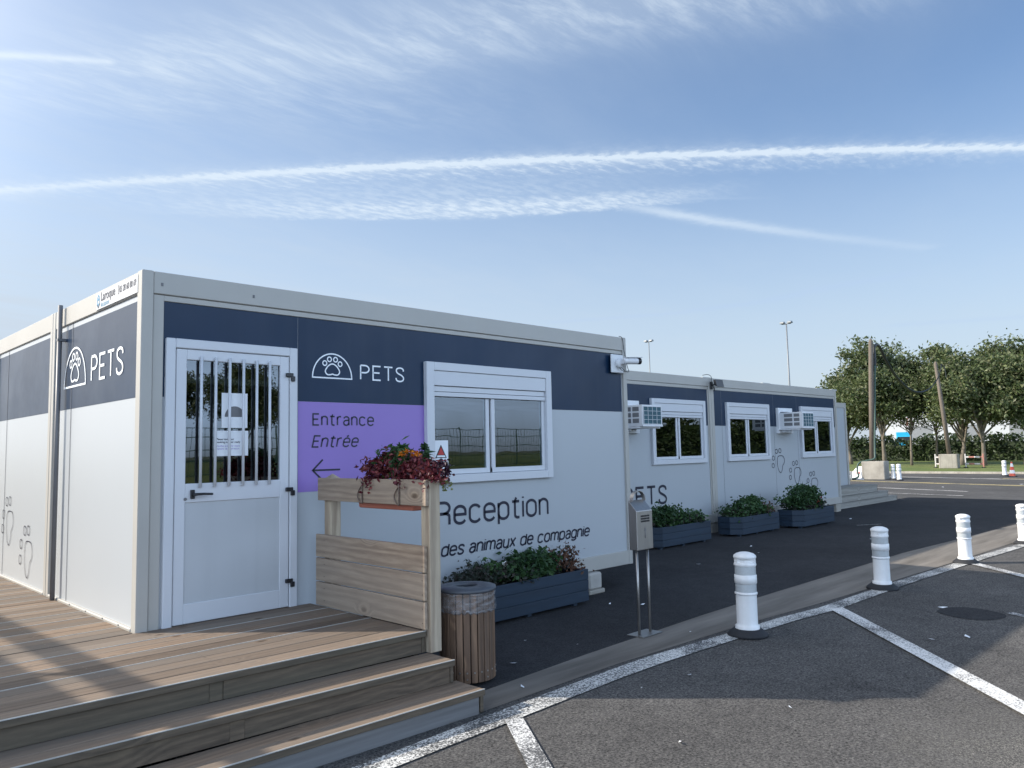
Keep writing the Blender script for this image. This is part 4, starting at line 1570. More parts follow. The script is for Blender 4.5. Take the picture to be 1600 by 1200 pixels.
zs_ = (ZD, ZD - .1557, ZD - .3113)
ends = (1.440, 1.455, 1.500)
for k in range(3):
    z = zs_[k]
    xe = ends[k]
    # nosing board edge with pale strip
    n_ = MB()
    wedge(n_, XL, xe, k, -.002, .010, z - .040, z - .002)
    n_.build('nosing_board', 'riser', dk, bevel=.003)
    n_ = MB()
    wedge(n_, XL, xe, k, .0, .012, z - .0015, z + .0025)
    n_.build('nosing_strip', 'nosing', dk)
    if k > 0:
        tb = MB()
        wedge(tb, XL, xe, k, .013, .140, z - .030, z)
        wedge(tb, XL, xe - .0, k, .144, .300, z - .030, z)
        tb.build('tread', 'deck', dk, bevel=.003)
    zb = zs_[k + 1] if k < 2 else ZG + .002
    if k < 2:
        r1 = MB()
        for (xa, xb) in ((XL, -.105), (-.02, xe - .03)):
            wedge(r1, xa, xb, k, .020, .045, zb + .002, z - .040)
        if k == 0:
            wedge(r1, -.103, -.022, k, .024, .045, zb + .002, z - .040)
        else:
            wedge(r1, -.105, -.02, k, .020, .045, zb + .002, z - .040)
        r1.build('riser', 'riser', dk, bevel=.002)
    else:
        r1 = MB()
        wedge(r1, XL, xe - .035, k, .018, .28, ZG - .02, z - .040)
        r1.build('base_kerb', 'kerbbase', dk, bevel=.006)
    e = MB()
    yb = nose(k - 1, xe) + .02 if k else -.05
    e.box(xe - .030, xe - .002, nose(k, xe) + .014, (nose(k - 1, xe) + .02) if k else nose(0, xe) + .05, zb + .004, z - .034)
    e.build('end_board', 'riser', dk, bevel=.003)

# timber screen with a flower box beside the deck
scn = thing('timber_screen', 'pale timber screen of wide boards on two posts at the deck edge', 'screen', (0, 0, 0))
for (za, zb) in ((1.083, 1.274), (.606, .797), (.406, .598), (.204, .398)):
    b = MB()
    b.box(1.421, 1.451, -1.606 - (.025 if za > 1 else 0), -.112 - (.03 if za > 1 else 0), za, zb)
    b.build('board', 'screen', scn, bevel=.007, seg=2)
for (y0, z0) in ((-.300, ZD), (-1.632, ZD - .155)):
    p = MB()
    p.box(1.453, 1.553, y0, y0 + .10, z0, 1.268)
    p.add([(1.453, y0, 1.268), (1.553, y0, 1.268), (1.553, y0 + .10, 1.268), (1.453, y0 + .10, 1.268), (1.503, y0 + .05, 1.310)], [(0, 1, 4), (1, 2, 4), (2, 3, 4), (3, 0, 4)])
    p.build('post', 'post', scn, bevel=.004)
b = MB()
for z in (.65, .75, .45, .55, .25, .35):
    for y in (-1.58, -.25):
        b.tube([(1.418, y, z), (1.424, y, z)], .004, 8)
for y in (-1.58,):
    for z in (1.12, 1.23):
        b.tube([(1.418, y, z), (1.424, y, z)], .004, 8)
b.build('screw', 'wire', scn)

fb = thing('flower_box', 'terracotta flower box of wine-red foliage hooked over the timber screen', 'flower box', (1.56, -1.05, 1.037))
t = MB()
t.hexa([(-.085, -.36, 0), (.075, -.36, 0), (.075, .36, 0), (-.085, .36, 0), (-.100, -.385, .19), (.095, -.385, .19), (.095, .385, .19), (-.100, .385, .19)])
tb = t.build('trough', 'terracotta', fb, bevel=.012, seg=2)
t = MB()
t.box(-.100, .112, -.400, .400, .19, .225)
t.build('rim', 'terracotta', fb, bevel=.01, seg=2)
for yy in (-.27, .22):
    w_ = MB()
    w_.tube(catmull([(-.095, yy, .22), (-.125, yy, .225), (-.147, yy, .20), (-.147, yy, .06), (-.147, yy + .004, .045)], k=6), .006, 6)
    w_.tube(catmull([(-.135, yy + .01, .19), (-.150, yy + .045, .14), (-.152, yy + .055, .09), (-.150, yy + .02, .05), (-.150, yy, .048)], k=6), .005, 6)
    w_.build('hook', 'wire', fb)
rv = random.Random(21)


def tufts(name, mat, spots, dx, n, spread, size, droop=.35, long=1.4):
    m_ = MB()
    for (dy, z) in spots:
        leaf_cards(m_, (dx + rv.uniform(-.03, .03), dy, z), n, spread, size, droop=droop, rnd=rv, long=long)
    return m_.build(name, mat, fb)


tufts('wine_foliage', 'leaf_wine', [(.175, .343), (.06, .385), (.19, .275), (.088, .237), (-.03, .293), (-.03, .36), (-.12, .32), (.14, .20), (.026, .327), (.10, .31), (.15, .16), (.20, .22)], -.08, 95, (.045, .036, .032), .030)
tufts('wine_foliage', 'leaf_wine', [(-.197, .262), (-.318, .30), (-.45, .325), (-.54, .325), (-.60, .285), (-.33, .24), (-.265, .225), (-.48, .28), (-.41, .36), (-.63, .26), (-.37, .33), (-.28, .18), (-.56, .25), (-.24, .30)], -.07, 90, (.042, .036, .030), .029)
tufts('wine_foliage', 'leaf_wine', [(.01, .415), (-.09, .41)], -.02, 40, (.03, .03, .022), .032)
tufts('green_foliage', 'leaf_green', [(.05, .405), (-.043, .415), (-.102, .44), (-.184, .40), (.0, .354), (-.075, .309), (-.224, .39), (-.12, .36), (-.05, .25), (-.16, .28)], -.02, 75, (.045, .034, .034), .030, 0, 2.4)
pl = MB()
for (y, z0, z1, x) in ((-.375, .36, .495, .02), (-.036, .36, .478, .0), (-.11, .38, .482, .01)):
    for k in range(24):
        f_ = k / 23
        leaf_cards(pl, (x, y, z0 + (z1 - z0) * f_), 4, (.022 * (1.1 - .7 * f_), .026 * (1.1 - .7 * f_), .006), .030, rnd=rv, long=2.4)
pl.build('green_foliage', 'leaf_green', fb)
tufts('flower', 'petal_orange', [(-.211, .425), (-.27, .437), (-.33, .422), (-.25, .442), (-.305, .415), (-.36, .41)], -.04, 34, (.014, .016, .008), .021, 0, 1.1)
tufts('dark_foliage', 'leaf_black', [(-.60, .345), (-.65, .315), (-.58, .301), (-.67, .285), (-.63, .34)], .0, 34, (.025, .026, .022), .026)
tufts('lime_foliage', 'leaf_lime', [(-.556, .215), (-.57, .19)], .05, 30, (.025, .025, .02), .024)
MB().box(-.092, .088, -.375, .375, .16, .193).build('soil', 'soil', fb)


# ------------------------------------------------------------------ litter bin
BX, BY = 1.895, -1.52
bn = thing('litter_bin', 'round litter bin of brown timber slats with grey lid, next to the steps', 'bin', (BX, BY, ZA))
BR, BH = .212, .668
sl = MB()
NS = 24
for k in range(NS):
    a = 2 * math.pi * k / NS + .05
    ca, sa = math.cos(a), math.sin(a)
    hw, th = .0235, .018
    pts = []
    for z in (.025, BH):
        for (r, s) in ((BR - th, -hw), (BR, -hw), (BR, hw), (BR - th, hw)):
            pts.append((r * ca - s * sa, r * sa + s * ca, z))
    sl.hexa(pts)
sl.build('slat', 'bin', bn, bevel=.003)
b = MB()
b.lathe([(BR - .022, .02), (BR - .022, BH)], n=40)
b.lathe([(0, BH - .06), (BR - .022, BH - .06)], n=40)  # black disc added so the inside below the lid hole reads dark
b.build('liner', 'black', bn)
b = MB()
b.lathe([(.088, BH + .004), (BR + .012, BH + .004), (BR + .016, BH + .010), (BR + .014, BH + .028), (BR - .05, BH + .036), (.090, BH + .038), (.084, BH + .030)], n=48, closed=True)
b.build('lid', 'lid', bn)
b = MB()
for s in (-.02, .02):
    b.box(s - .006, s + .006, -.075, .075, BH + .006, BH + .014)
b.build('grate', 'black', bn)
b = MB()
prof = [(BR + .012, BH + .002), (BR + .006, BH - .03), (BR + .008, BH - .07), (BR + .012, BH - .10), (BR + .016, BH - .125), (BR + .006, BH - .14), (BR + .004, BH - .12)]
b.lathe(prof, n=64)
rr = random.Random(2)
off = [rr.uniform(-.006, .008) for _ in range(64)]
offz = [rr.uniform(-.012, .008) for _ in range(64)]
b.v = [(x * (1 + off[i % 64] * (1 if i > 63 else .2)), y * (1 + off[i % 64] * (1 if i > 63 else .2)), z + (offz[i % 64] if i > 127 else 0)) for i, (x, y, z) in enumerate(b.v)]
b.build('bag', 'film', bn)
b = MB()
for k in range(NS):
    a = 2 * math.pi * k / NS + .05
    for z in ((.10, .055) if k % 3 == 0 else (.10,)):
        b.tube([((BR - .002) * math.cos(a), (BR - .002) * math.sin(a), z), ((BR + .004) * math.cos(a), (BR + .004) * math.sin(a), z)], .0065, 8)
b.build('bolt', 'steel', bn)

# ------------------------------------------------------------------ ash bin on two steel legs
ab = thing('cigarette_bin', 'brushed steel cigarette bin on two slim posts standing at the kerb', 'ash bin', (3.945, -1.685, ZA), R(0))
MB().box(-.155, .150, -.095, .090, 0, .006).build('base_plate', 'steel', ab, bevel=.001)
for x in (-.085, .085):
    MB().tube([(x, .0, .004), (x, .0, .80)], .013, 14).build('leg', 'steel', ab)
b = MB()
b.prism([(-.042, .775), (.052, .775), (.052, 1.235), (-.042, 1.135)], 0, -.125, .125)
bx = b.build('housing', 'steel', ab, bevel=.004)
b = MB()
for r in range(3):
    for c in range(6):
        b.box(-.058 + c * .023, -.042 + c * .023, -.0455, -.041, 1.030 + r * .024, 1.046 + r * .024)
b.build('slots', 'black', bx)
b = MB()
n_ = 18
for i in range(n_):
    a0, a1 = math.pi * i / n_, math.pi * (i + 1) / n_
    q = []
    for (r, a) in ((.098, a0), (.098, a1), (.104, a1), (.104, a0)):
        q.append((r * math.cos(a), r * math.sin(a) * .95 + 1.222))
    b.prism(q, 1, .012, .050)
b.build('hood', 'steel', ab)
b = MB()
b.tube([(0, -.0435, .88), (0, -.0435, .97)], .003, 6)
b.ribbon([(-.016, .945), (0, .985), (.016, .945)], .005, lambda s, t: (s, -.0428, t))
b.ribbon([(-.012, .90), (.012, .90)], .005, lambda s, t: (s, -.0428, t))
b.build('emblem', 'grey', bx)


# ------------------------------------------------------------------ planters
def planter(label, cx, cy, length, depth, h, plants, seed, rz=0.0, cham=.16):
    t = thing('planter', label, 'planter', (cx, cy, ZA), rz, 'dark blue timber planters along the cabins')
    L2, D2 = length / 2, depth / 2
    poly = [(-L2 + cham, -D2), (L2, -D2), (L2, D2), (-L2 + .02, D2), (-L2, D2 - .06), (-L2, -D2 + cham * 1.2)]
    b = MB()
    n = 3
    for k in range(n):
        z0, z1 = .035 + (h - .035) * k / n, .035 + (h - .035) * (k + 1) / n
        m_ = len(poly)
        inner = [(x * .93, y * .88) for x, y in poly]
        vs = [(x, y, z0 + .002) for x, y in poly] + [(x, y, z1 - .002) for x, y in poly]
        vs += [(x, y, z0 + .002) for x, y in inner] + [(x, y, z1 - .002) for x, y in inner]
        fs = []
        for i in range(m_):
            j = (i + 1) % m_
            fs += [(i, j, m_ + j, m_ + i), (2 * m_ + j, 2 * m_ + i, 3 * m_ + i, 3 * m_ + j), (m_ + i, m_ + j, 3 * m_ + j, 3 * m_ + i), (j, i, 2 * m_ + i, 2 * m_ + j)]
        b.add(vs, fs)
    b.build('box', 'plank', t, bevel=.004)
    s = MB()
    s.poly([(x * .94, y * .90, h - .06) for x, y in poly])
    s.build('soil', 'soil', t)
    for (fx, fy) in ((-.8, -.6), (-.8, .6), (.0, -.6), (.8, -.6), (.8, .6)):
        MB().box(fx * L2 - .03, fx * L2 + .03, fy * D2 - .03, fy * D2 + .03, 0, .04).build('foot', 'plank', t)
    rp = random.Random(seed)
    for nm, mat, specs in plants:
        m_ = MB()
        for (x, y, z, n_, sp, sz) in specs:
            leaf_cards(m_, (x * L2, y * D2, h + z), n_, sp, sz, rnd=rp)
        m_.build(nm, mat, t)
    return t


def row(n, x0, x1, z, cnt, sp, sz, seed, zv=.04):
    r = random.Random(seed)
    return [(x0 + (x1 - x0) * (i + r.random()) / n, r.uniform(-.7, .7), z + r.uniform(-zv, zv), cnt, sp, sz) for i in range(n)]


def sprigs(specs, mats_name, t, h, L2, seed):
    r = random.Random(seed)
    m_ = MB()
    for (x, y, ln, lx) in specs:
        p0 = Vector((x * L2, y, h - .02))
        for k in range(14):
            f = k / 13
            p = p0 + Vector((lx * f * f, r.uniform(-.01, .01), ln * f))
            leaf_cards(m_, p, 3, (.02, .02, .01), .03, rnd=r)
    m_.build('sprig', mats_name, t)


p1 = planter('long blue planter of browning plants between the litter bin and pale concrete foot', 3.79, -.20, 1.83, .37, .385, [
    ('foliage', 'leaf_green', row(16, -.45, .62, .09, 80, (.065, .06, .055), .045, 1) + row(9, -.1, .5, .17, 60, (.05, .05, .04), .05, 2)),
    ('dark_foliage', 'leaf_dark', row(18, -.95, .3, .06, 75, (.06, .07, .045), .035, 3) + row(6, -.95, -.45, .12, 40, (.06, .05, .04), .03, 4)),
    ('dry_foliage', 'leaf_brown', row(8, .55, .95, .07, 60, (.045, .05, .05), .032, 5) + row(6, .60, .92, .17, 34, (.03, .04, .045), .028, 6)),
    ('flower', 'petal_white', [(-.30, -.4, .18, 6, (.012, .012, .01), .035)])], 31)
sprigs([(-.72, -.05, .30, -.12), (-.85, 0, .18, -.12), (-.6, .02, .22, -.02), (.65, .0, .26, .02), (.8, .02, .27, .03), (.9, 0, .25, .0)], 'leaf_dark', p1, .385, .915, 8)
p2 = planter('blue planter of dense green shrubs, nearest of the rear three and behind the cigarette bin', 9.72, 1.76, 1.70, .36, .37, [
    ('foliage', 'leaf_green', row(16, -.85, .15, .11, 90, (.08, .07, .06), .05, 11) + row(9, -.6, -.05, .23, 80, (.09, .06, .05), .05, 12) + row(9, .2, .95, .08, 75, (.06, .06, .05), .045, 13)),
    ('dark_foliage', 'leaf_dark', row(9, -.95, .9, .06, 60, (.07, .07, .04), .04, 14))], 32)
p3 = planter('blue planter with a white bloom, middle one of the rear three below the window', 12.12, 1.66, 1.62, .46, .37, [
    ('foliage', 'leaf_green', row(16, -.55, .45, .13, 90, (.085, .08, .06), .05, 15) + row(8, -.35, .3, .24, 80, (.09, .07, .05), .05, 16) + row(6, -.95, -.5, .07, 60, (.06, .07, .05), .04, 17)),
    ('dry_foliage', 'leaf_brown', row(7, .5, .95, .10, 55, (.06, .06, .05), .04, 18)),
    ('dark_foliage', 'leaf_dark', row(10, -.95, .9, .05, 60, (.07, .07, .04), .04, 19)),
    ('flower', 'petal_white', [(-.42, -.5, .18, 12, (.02, .02, .015), .05)])], 33)
p4 = planter('blue planter with a tall green mound and red blooms, farthest of the rear three', 14.15, 1.42, 1.62, .52, .37, [
    ('foliage', 'leaf_green', row(22, -.9, .6, .14, 95, (.10, .09, .07), .052, 20) + row(12, -.5, .2, .30, 85, (.10, .08, .06), .05, 21) + row(5, -.25, .05, .40, 70, (.08, .07, .04), .05, 22)),
    ('dark_foliage', 'leaf_dark', row(10, -.95, .95, .06, 60, (.07, .07, .04), .04, 23)),
    ('flower', 'petal_red', [(.22, -.6, .14, 20, (.05, .04, .03), .05), (.30, -.4, .20, 14, (.05, .04, .03), .05)])], 34)
sprigs([(.7, 0, .25, .1), (.8, .05, .28, .12)], 'leaf_dark', p4, .37, .81, 9)

cf = thing('foundation_block', 'pale concrete foot under the right corner of the reception cabin', 'concrete block', (5.20, .04, ZA))
MB().box(-.10, .14, -.11, .12, .05, .245).build('block', 'lightconcrete', cf, bevel=.02)
MB().box(-.125, .165, -.13, .14, 0, .05).build('slab', 'concrete', cf, bevel=.01)
# feet under the rear cabin and the shade gap beneath it
for i, (x, y) in enumerate(((11.85, Y2 + .12), (17.8, Y2 + .12), (6.25, Y2 + .3), (.3, .35), (.3, 6.6), (5.7, 6.6))):
    MBb = MB().box(x - .14, x + .14, y - .1, y + .12, ZA - .01, -.052 if y > 2 else 0)
    tag(MBb.build('support_block', 'concrete', bevel=.01), ['grey support block under the joint of the two rear containers', 'grey support block under the far right corner of the rear cabin', 'grey support block under the near end of the rear cabin',
        'grey support block under the deck corner of the reception cabin', 'grey support block under the back left corner of the reception cabin', 'grey support block under the back right corner of the reception cabin'][i], 'support block', 'support blocks under the cabins')


# ------------------------------------------------------------------ bollards
def make_bollard():
    t = thing('bollard', '', 'bollard', (0, 0, ZG), 0, 'white plastic bollards')
    b = MB()
    b.lathe([(0, .0), (.185, .0), (.180, .018), (.128, .060), (.108, .062), (0, .062)], n=32)
    b.build('base', 'rubber', t)
    b = MB()
    b.lathe([(.110, .062), (.110, .088), (.098, .093), (.0945, .105), (.093, .36), (.094, .368), (.102, .372), (.102, .386), (.094, .390),
             (.094, .468), (.1005, .470), (.1005, .545), (.094, .547), (.094, .625), (.099, .628), (.102, .642), (.097, .655)], n=40)
    b.lathe([(.097, .655), (.073, .664), (.070, .684), (.099, .695), (.104, .708), (.100, .722), (.080, .738), (.045, .750), (.015, .753), (0, .753)], n=40)
    for a in (R(-55), R(125)):
        for k in (-1, 0, 1):
            aa = a + k * .45
            ca, sa = math.cos(aa), math.sin(aa)
            pts = []
            for z in (.650, .700):
                for (r, s) in ((.05, -.024), (.094, -.024), (.094, .024), (.05, .024)):
                    pts.append((r * ca - s * sa, r * sa + s * ca, z))
            b.hexa(pts)
    b.build('post', 'bollard', t)
    b = MB()
    b.lathe([(.0945, .393), (.0945, .466)], n=40)
    b.lathe([(.0945, .549), (.0945, .623)], n=40)
    b.build('reflective_band', 'band', t)
    return t


bol = make_bollard()
BOLL = [((4.55, -2.40), 1.0, 0.0, (0, .010), 'white bollard on the edge line right of the cigarette bin, nearest of all'),
        ((7.66, -2.47), .975, .5, (.0, -.030), 'leaning white bollard standing alone past the first bay line, second nearest'),
        ((10.40, -2.63), .92, .1, (0, -.030), 'white bollard in sunlight at the head of the second bay line'),
        ((13.22, -2.75), .88, .2, (0, -.01), 'white bollard cut by the right edge of the photo'),
        ((36.3, 7.35), .95, .0, (0, 0), 'slim white bollard behind another, right of the larger concrete block'),
        ((35.3, 6.75), 1.0, .3, (0, 0), 'white bollard with dark base right of the larger concrete block'),
        ((41.2, 3.95), 1.0, .9, (0, 0), 'white bollard left of the two traffic cones')]
for i, ((x, y), s, rz, tilt, lab) in enumerate(BOLL):
    o = bol if i == 0 else copy_tree(bol)
    o.location = (x, y, ZG + .006)
    o.scale = (s, s, s)
    o.rotation_euler = (tilt[0], tilt[1], rz)
    o['label'] = lab

# ------------------------------------------------------------------ traffic cones, barrier, loose sign
def make_cone():
    t = thing('traffic_cone', '', 'traffic cone', (0, 0, ZG), 0, 'red and white traffic cones')
    MB().box(-.17, .17, -.17, .17, 0, .035).build('base', 'rubber', t, bevel=.008)
    b = MB()
    b.lathe([(.135, .035), (.035, .70), (0, .70)], n=20)
    b.build('cone', 'conered', t)
    return t


cn = make_cone()
cn['label'] = 'red and white cone beside the white bollard, farther from the frame edge'
cn.location = (40.6, 3.5, ZG + .006)
c2 = copy_tree(cn)
c2['label'] = 'red and white cone nearest the right edge of the photo'
c2.location = (41.4, 2.9, ZG + .006)
c2.scale = (.92, .92, .92)


def barrier(label, x, y, rz):
    t = thing('plastic_barrier', label, 'barrier', (x, y, ZG + .08), rz, 'red and white plastic barriers')
    for yy in (-.50, .50):
        MB().box(-.03, .03, yy - .035, yy + .035, 0, .86).build('post', 'redwhite', t, bevel=.01)
        MB().box(-.22, .22, yy - .06, yy + .06, 0, .06).build('foot', 'rubber', t, bevel=.01)
    for z in (.20, .62):
        MB().box(-.018, .018, -.465, .465, z, z + .09).build('rail', 'redwhite', t, bevel=.008)


barrier('red and white barrier standing just right of the far concrete block', 51.6, 7.92, R(-4))
barrier('red and white barrier peeking out left of the far concrete block', 51.6, 9.62, R(-3))

fs_ = thing('fallen_sign', 'white road sign with red marks leaning at the foot of the larger concrete block', 'sign', (35.9, 9.0, ZG + .006), R(-10))
b = MB()
b.hexa([(-.02, -.48, .0), (.02, -.48, .0), (.02, .42, .0), (-.02, .42, .0), (.20, -.38, .62), (.23, -.38, .62), (.23, -.06, .62), (.20, -.06, .62)])
b.build('panel', 'paper', fs_, bevel=.01)
b = MB()
b.hexa([(.063, -.24, .27), (.078, -.24, .27), (.078, -.06, .27), (.063, -.06, .27), (.100, -.23, .38), (.115, -.23, .38), (.115, -.08, .38), (.100, -.08, .38)])
b.v = [(x - .028 + .0, y, z) for x, y, z in b.v]
b.build('marking', 'red', fs_)
b2 = thing('road_trestle', 'low red and white trestle beside the far end of the cabin steps', 'trestle', (35.5, 9.75, ZG + .006), 0)
MB().box(-.03, .03, -.08, .02, 0, .62).build('post', 'redwhite', b2)
MB().box(-.02, .02, -.75, -.05, .28, .36).build('rail', 'greymetal', b2)
MB().box(-.03, .03, -.80, -.74, 0, .40).build('leg', 'greymetal', b2)


# ------------------------------------------------------------------ cable poles on concrete blocks
def cable_pole(label, x, y, h, lean, blk, z0):
    t = thing('cable_pole', label, 'pole', (x, y, z0), 0, 'timber cable poles on concrete blocks')
    b = MB()
    b.tube([(0, 0, 0), (lean[0] * .5, lean[1] * .5, h * .5), (lean[0], lean[1], h - .15), (lean[0], lean[1], h)], [.130, .120, .100, .04], 14)
    b.build('shaft', 'pole', t)
    return t


def block(label, x, y, sx, sy, h, z0):
    o = MB().box(-sx / 2, sx / 2, -sy / 2, sy / 2, 0, h).build('concrete_block', 'concrete', bevel=.03, seg=2)
    o.location = (x, y, z0)
    o.rotation_euler = (0, 0, R(8))
    return tag(o, label, 'concrete block', 'big concrete blocks footing the cable poles')


block('larger weathered concrete block footing the tall cable pole, beside two bollards', 36.4, 8.18, 1.05, 1.0, .86, ZG + .005)
cable_pole('tall timber pole with a black cable looping from its top', 36.45, 8.32, 5.90, (.0, -.26), None, ZG + .86)
block('smaller concrete block footing the leaning pole among the barriers', 50.5, 9.0, 1.0, 1.0, .86, ZG + .09)
cable_pole('leaning timber pole in front of the trees, standing on the farther concrete block', 50.4, 8.95, 5.75, (.0, .42), None, ZG + .95)
cb = MB()
path = catmull([(36.62, 8.02, 4.9), (36.66, 8.00, 5.5), (36.75, 8.04, 6.02), (36.9, 8.05, 6.18), (37.34, 8.11, 6.27), (37.71, 8.15, 6.24), (38.33, 8.24, 6.04), (39.07, 8.34, 5.68), (40.43, 8.5, 5.14), (41.92, 8.65, 4.69), (43.52, 8.78, 4.38), (45.01, 8.87, 4.27), (46.37, 8.92, 4.36), (47.85, 8.94, 4.68), (49.21, 8.93, 5.33), (49.95, 8.95, 5.95), (50.2, 9.0, 6.2), (50.3, 8.85, 5.95), (50.32, 8.80, 5.3)], k=6)
cb.tube(path, [.075 if q[0] < 45 else max(.030, .075 - (q[0] - 45) * .014) for q in path], 8)
tag(cb.build('overhead_cable', 'blackcable'), 'thick black cable sagging between the two timber poles', 'cable')
cb = MB()
cb.tube(catmull([(36.55, 7.97, 5.2), (36.45, 8.06, 3.0), (36.3, 8.10, 1.6), (36.2, 8.09, 1.0), (36.1, 8.10, .72), (36.0, 8.45, .62), (35.85, 8.74, .50), (35.78, 8.80, .15), (35.7, 8.72, -.10), (35.6, 8.9, -.215), (35.6, 9.2, -.22)], k=8), .045, 8)
tag(cb.build('ground_cable', 'cable'), 'green cable running down the tall pole and over the larger concrete block', 'cable')


# ------------------------------------------------------------------ floodlight masts
def mast(label, x, y, ztop, r=.16):
    t = thing('floodlight_mast', label, 'light mast', (x, y, ZG), 0, 'tall floodlight masts')
    h = ztop - ZG
    MB().tube([(0, 0, 0), (0, 0, h * .5), (0, 0, h)], [r, r * .8, r * .55], 10).build('pole', 'greymetal', t)
    MB().box(-.07, .07, -.65, .65, h - .05, h + .05).build('crossarm', 'greymetal', t)
    for s in (-1, 1):
        b = MB()
        b.hexa([(-.35, s * .52 - .32, h + .06), (.28, s * .52 - .32, h + .06), (.28, s * .52 + .32, h + .06), (-.35, s * .52 + .32, h + .06),
                (-.28, s * .52 - .26, h + .30), (.20, s * .52 - .26, h + .36), (.20, s * .52 + .26, h + .36), (-.28, s * .52 + .26, h + .30)])
        b.build('lamp_head', 'greymetal', t, bevel=.04)


mast('tallest floodlight mast, rising behind the middle of the rear cabin', 97.2, 41.2, 17.7)
mast('floodlight mast rising behind the left end of the rear cabin', 104.3, 68.6, 19.0, .13)
mast('small distant floodlight mast rising left of the trees', 136.9, 50.2, 14.5, .13)


# ------------------------------------------------------------------ trees, hedge
def tree_meshes(seed, h, cr, cbase, n_limb, dens, leafsize=.20, sparse=False, tr=.15):
    r = random.Random(seed)
    tm, cm = MB(), MB()
    fork = cbase * r.uniform(.85, 1.05)
    lean = (r.uniform(-.25, .25), r.uniform(-.25, .25))
    tm.tube([(0, 0, -.05), (lean[0] * .3, lean[1] * .3, fork * .5), (lean[0], lean[1], fork), (lean[0] * 1.2, lean[1] * 1.2, h * .62), (lean[0] * 1.4, lean[1] * 1.4, h * .85)], [tr * 1.25, tr, tr * .8, tr * .45, tr * .15], 9)
    top = Vector((lean[0], lean[1], fork))
    zc = cbase + (h - cbase) * .55
    for i in range(n_limb):
        a = 2 * math.pi * i / n_limb + r.uniform(-.4, .4)
        f = r.random()
        st_ = Vector((lean[0], lean[1], fork + (h * .5 - fork) * f))
        # end on the crown ellipsoid
        el = r.uniform(-.60, 1.25)
        e = Vector((lean[0] + cr * math.cos(a) * math.cos(el) * r.uniform(.75, 1.0), lean[1] + cr * math.sin(a) * math.cos(el) * r.uniform(.75, 1.0), zc + (h - zc) * math.sin(el) * r.uniform(.85, 1.0)))
        mid = st_.lerp(e, .5) + Vector((0, 0, .12 * h * r.random()))
        path = catmull([tuple(st_), tuple(mid), tuple(e)], k=4)
        k_ = len(path)
        tm.tube(path, [tr * .5 * (1 - .82 * j / (k_ - 1)) for j in range(k_)], 6)
        subs = []
        for _ in range(4):
            q = Vector(path[r.randrange(k_ // 2, k_)])
            e2 = q + Vector((r.uniform(-1, 1), r.uniform(-1, 1), r.uniform(-.1, .9))) * cr * .42
            tm.tube([tuple(q), tuple(q.lerp(e2, .5) + Vector((0, 0, .08))), tuple(e2)], [tr * .16, tr * .10, tr * .04], 5)
            subs += [q.lerp(e2, t_) for t_ in (.35, .7, 1.0)]
        for q in subs + [Vector(path[-1]), Vector(path[-2])]:
            hi = (q.z - cbase) / (h - cbase)
            k = dens * (.30 + 1.15 * max(0, min(1, hi))) * r.uniform(.4, 1.4)
            if sparse: k *= .45
            sg_ = cr * r.uniform(.075, .14)
            leaf_cards(cm, q, int(k), (sg_ * 1.35, sg_ * 1.35, sg_ * .8), leafsize, droop=.25, rnd=r, long=1.7)
    return tm, cm


TREE_T = [tree_meshes(101, 8.0, 3.1, 1.3, 25, 62, .165), tree_meshes(102, 8.0, 2.85, 1.4, 24, 62, .165), tree_meshes(103, 4.9, 1.7, 1.9, 12, 13, .13, True, .085), tree_meshes(104, 6.4, 2.9, 1.0, 24, 62, .165)]
TREE_M = []
for (tm, cm) in TREE_T:
    a_ = tm.build('trunk', 'bark')
    b_ = cm.build('crown', 'leaf_tree')
    TREE_M.append((a_.data, b_.data))
    bpy.data.objects.remove(a_)
    bpy.data.objects.remove(b_)


def tree(label, kind, x, y, s, rz, group='trees on the lawn beyond the road', z=ZG + .09):
    t = thing('tree', label, 'tree', (x, y, z), rz, group)
    t.scale = (s[0], s[0], s[1]) if isinstance(s, tuple) else (s, s, s)
    for nm, me in zip(('trunk', 'crown'), TREE_M[kind]):
        o = bpy.data.objects.new(nm, me)
        COL.objects.link(o)
        o.parent = t
    return t


tree('leafy tree whose crown starts right at the far end of the cabin', 3, 60.0, 18.75, (1.0, .98), .4)
tree('round-topped tree directly behind the tall cable pole', 0, 57.5, 15.3, (1.0, 1.03), 1.2)
tree('thin young tree with bare twigs just left of the blue lorry gap', 2, 57.0, 13.3, (.95, 1.0), 2.2)
tree('thin young tree with bare twigs left of the leaning pole', 2, 60.2, 12.6, (1.0, .98), 4.0)
tree('big round-topped tree directly behind the leaning pole', 1, 57.5, 10.2, (1.02, 1.02), .3)
tree('dark medium tree right of the barriers', 3, 56.0, 8.5, (1.0, 1.0), 2.9)
tree('large dark tree behind the white bollard and cones', 0, 58.2, 6.6, (1.0, .96), 3.7)
tree('large dark tree cut by the right edge of the photo', 1, 57.0, 4.4, (1.05, .97), 5.0)
for i, (x, y, k, s, rz) in enumerate(((58, 0, 0, 1.05, 1), (57, -5, 1, 1.0, 2), (59, -10, 3, 1.2, 3), (57, -15.5, 0, 1.05, 4), (58, -21, 1, 1.1, 5))):
    tree('tree of the lawn row outside the photo, mirrored in the cabin windows', k, x, y, s, rz)
for i, (x, y, k, s, rz) in enumerate(((4, -37, 0, .75, 1), (9, -38, 3, .9, 2), (13.5, -36.5, 1, .7, 3), (19, -38, 0, .7, 4), (-1, -37, 3, .95, .4))):
    tree('tree on the bank behind the photographer, mirrored in the door glass', k, x, y, s, rz, 'trees on the bank behind the photographer', 1.0)

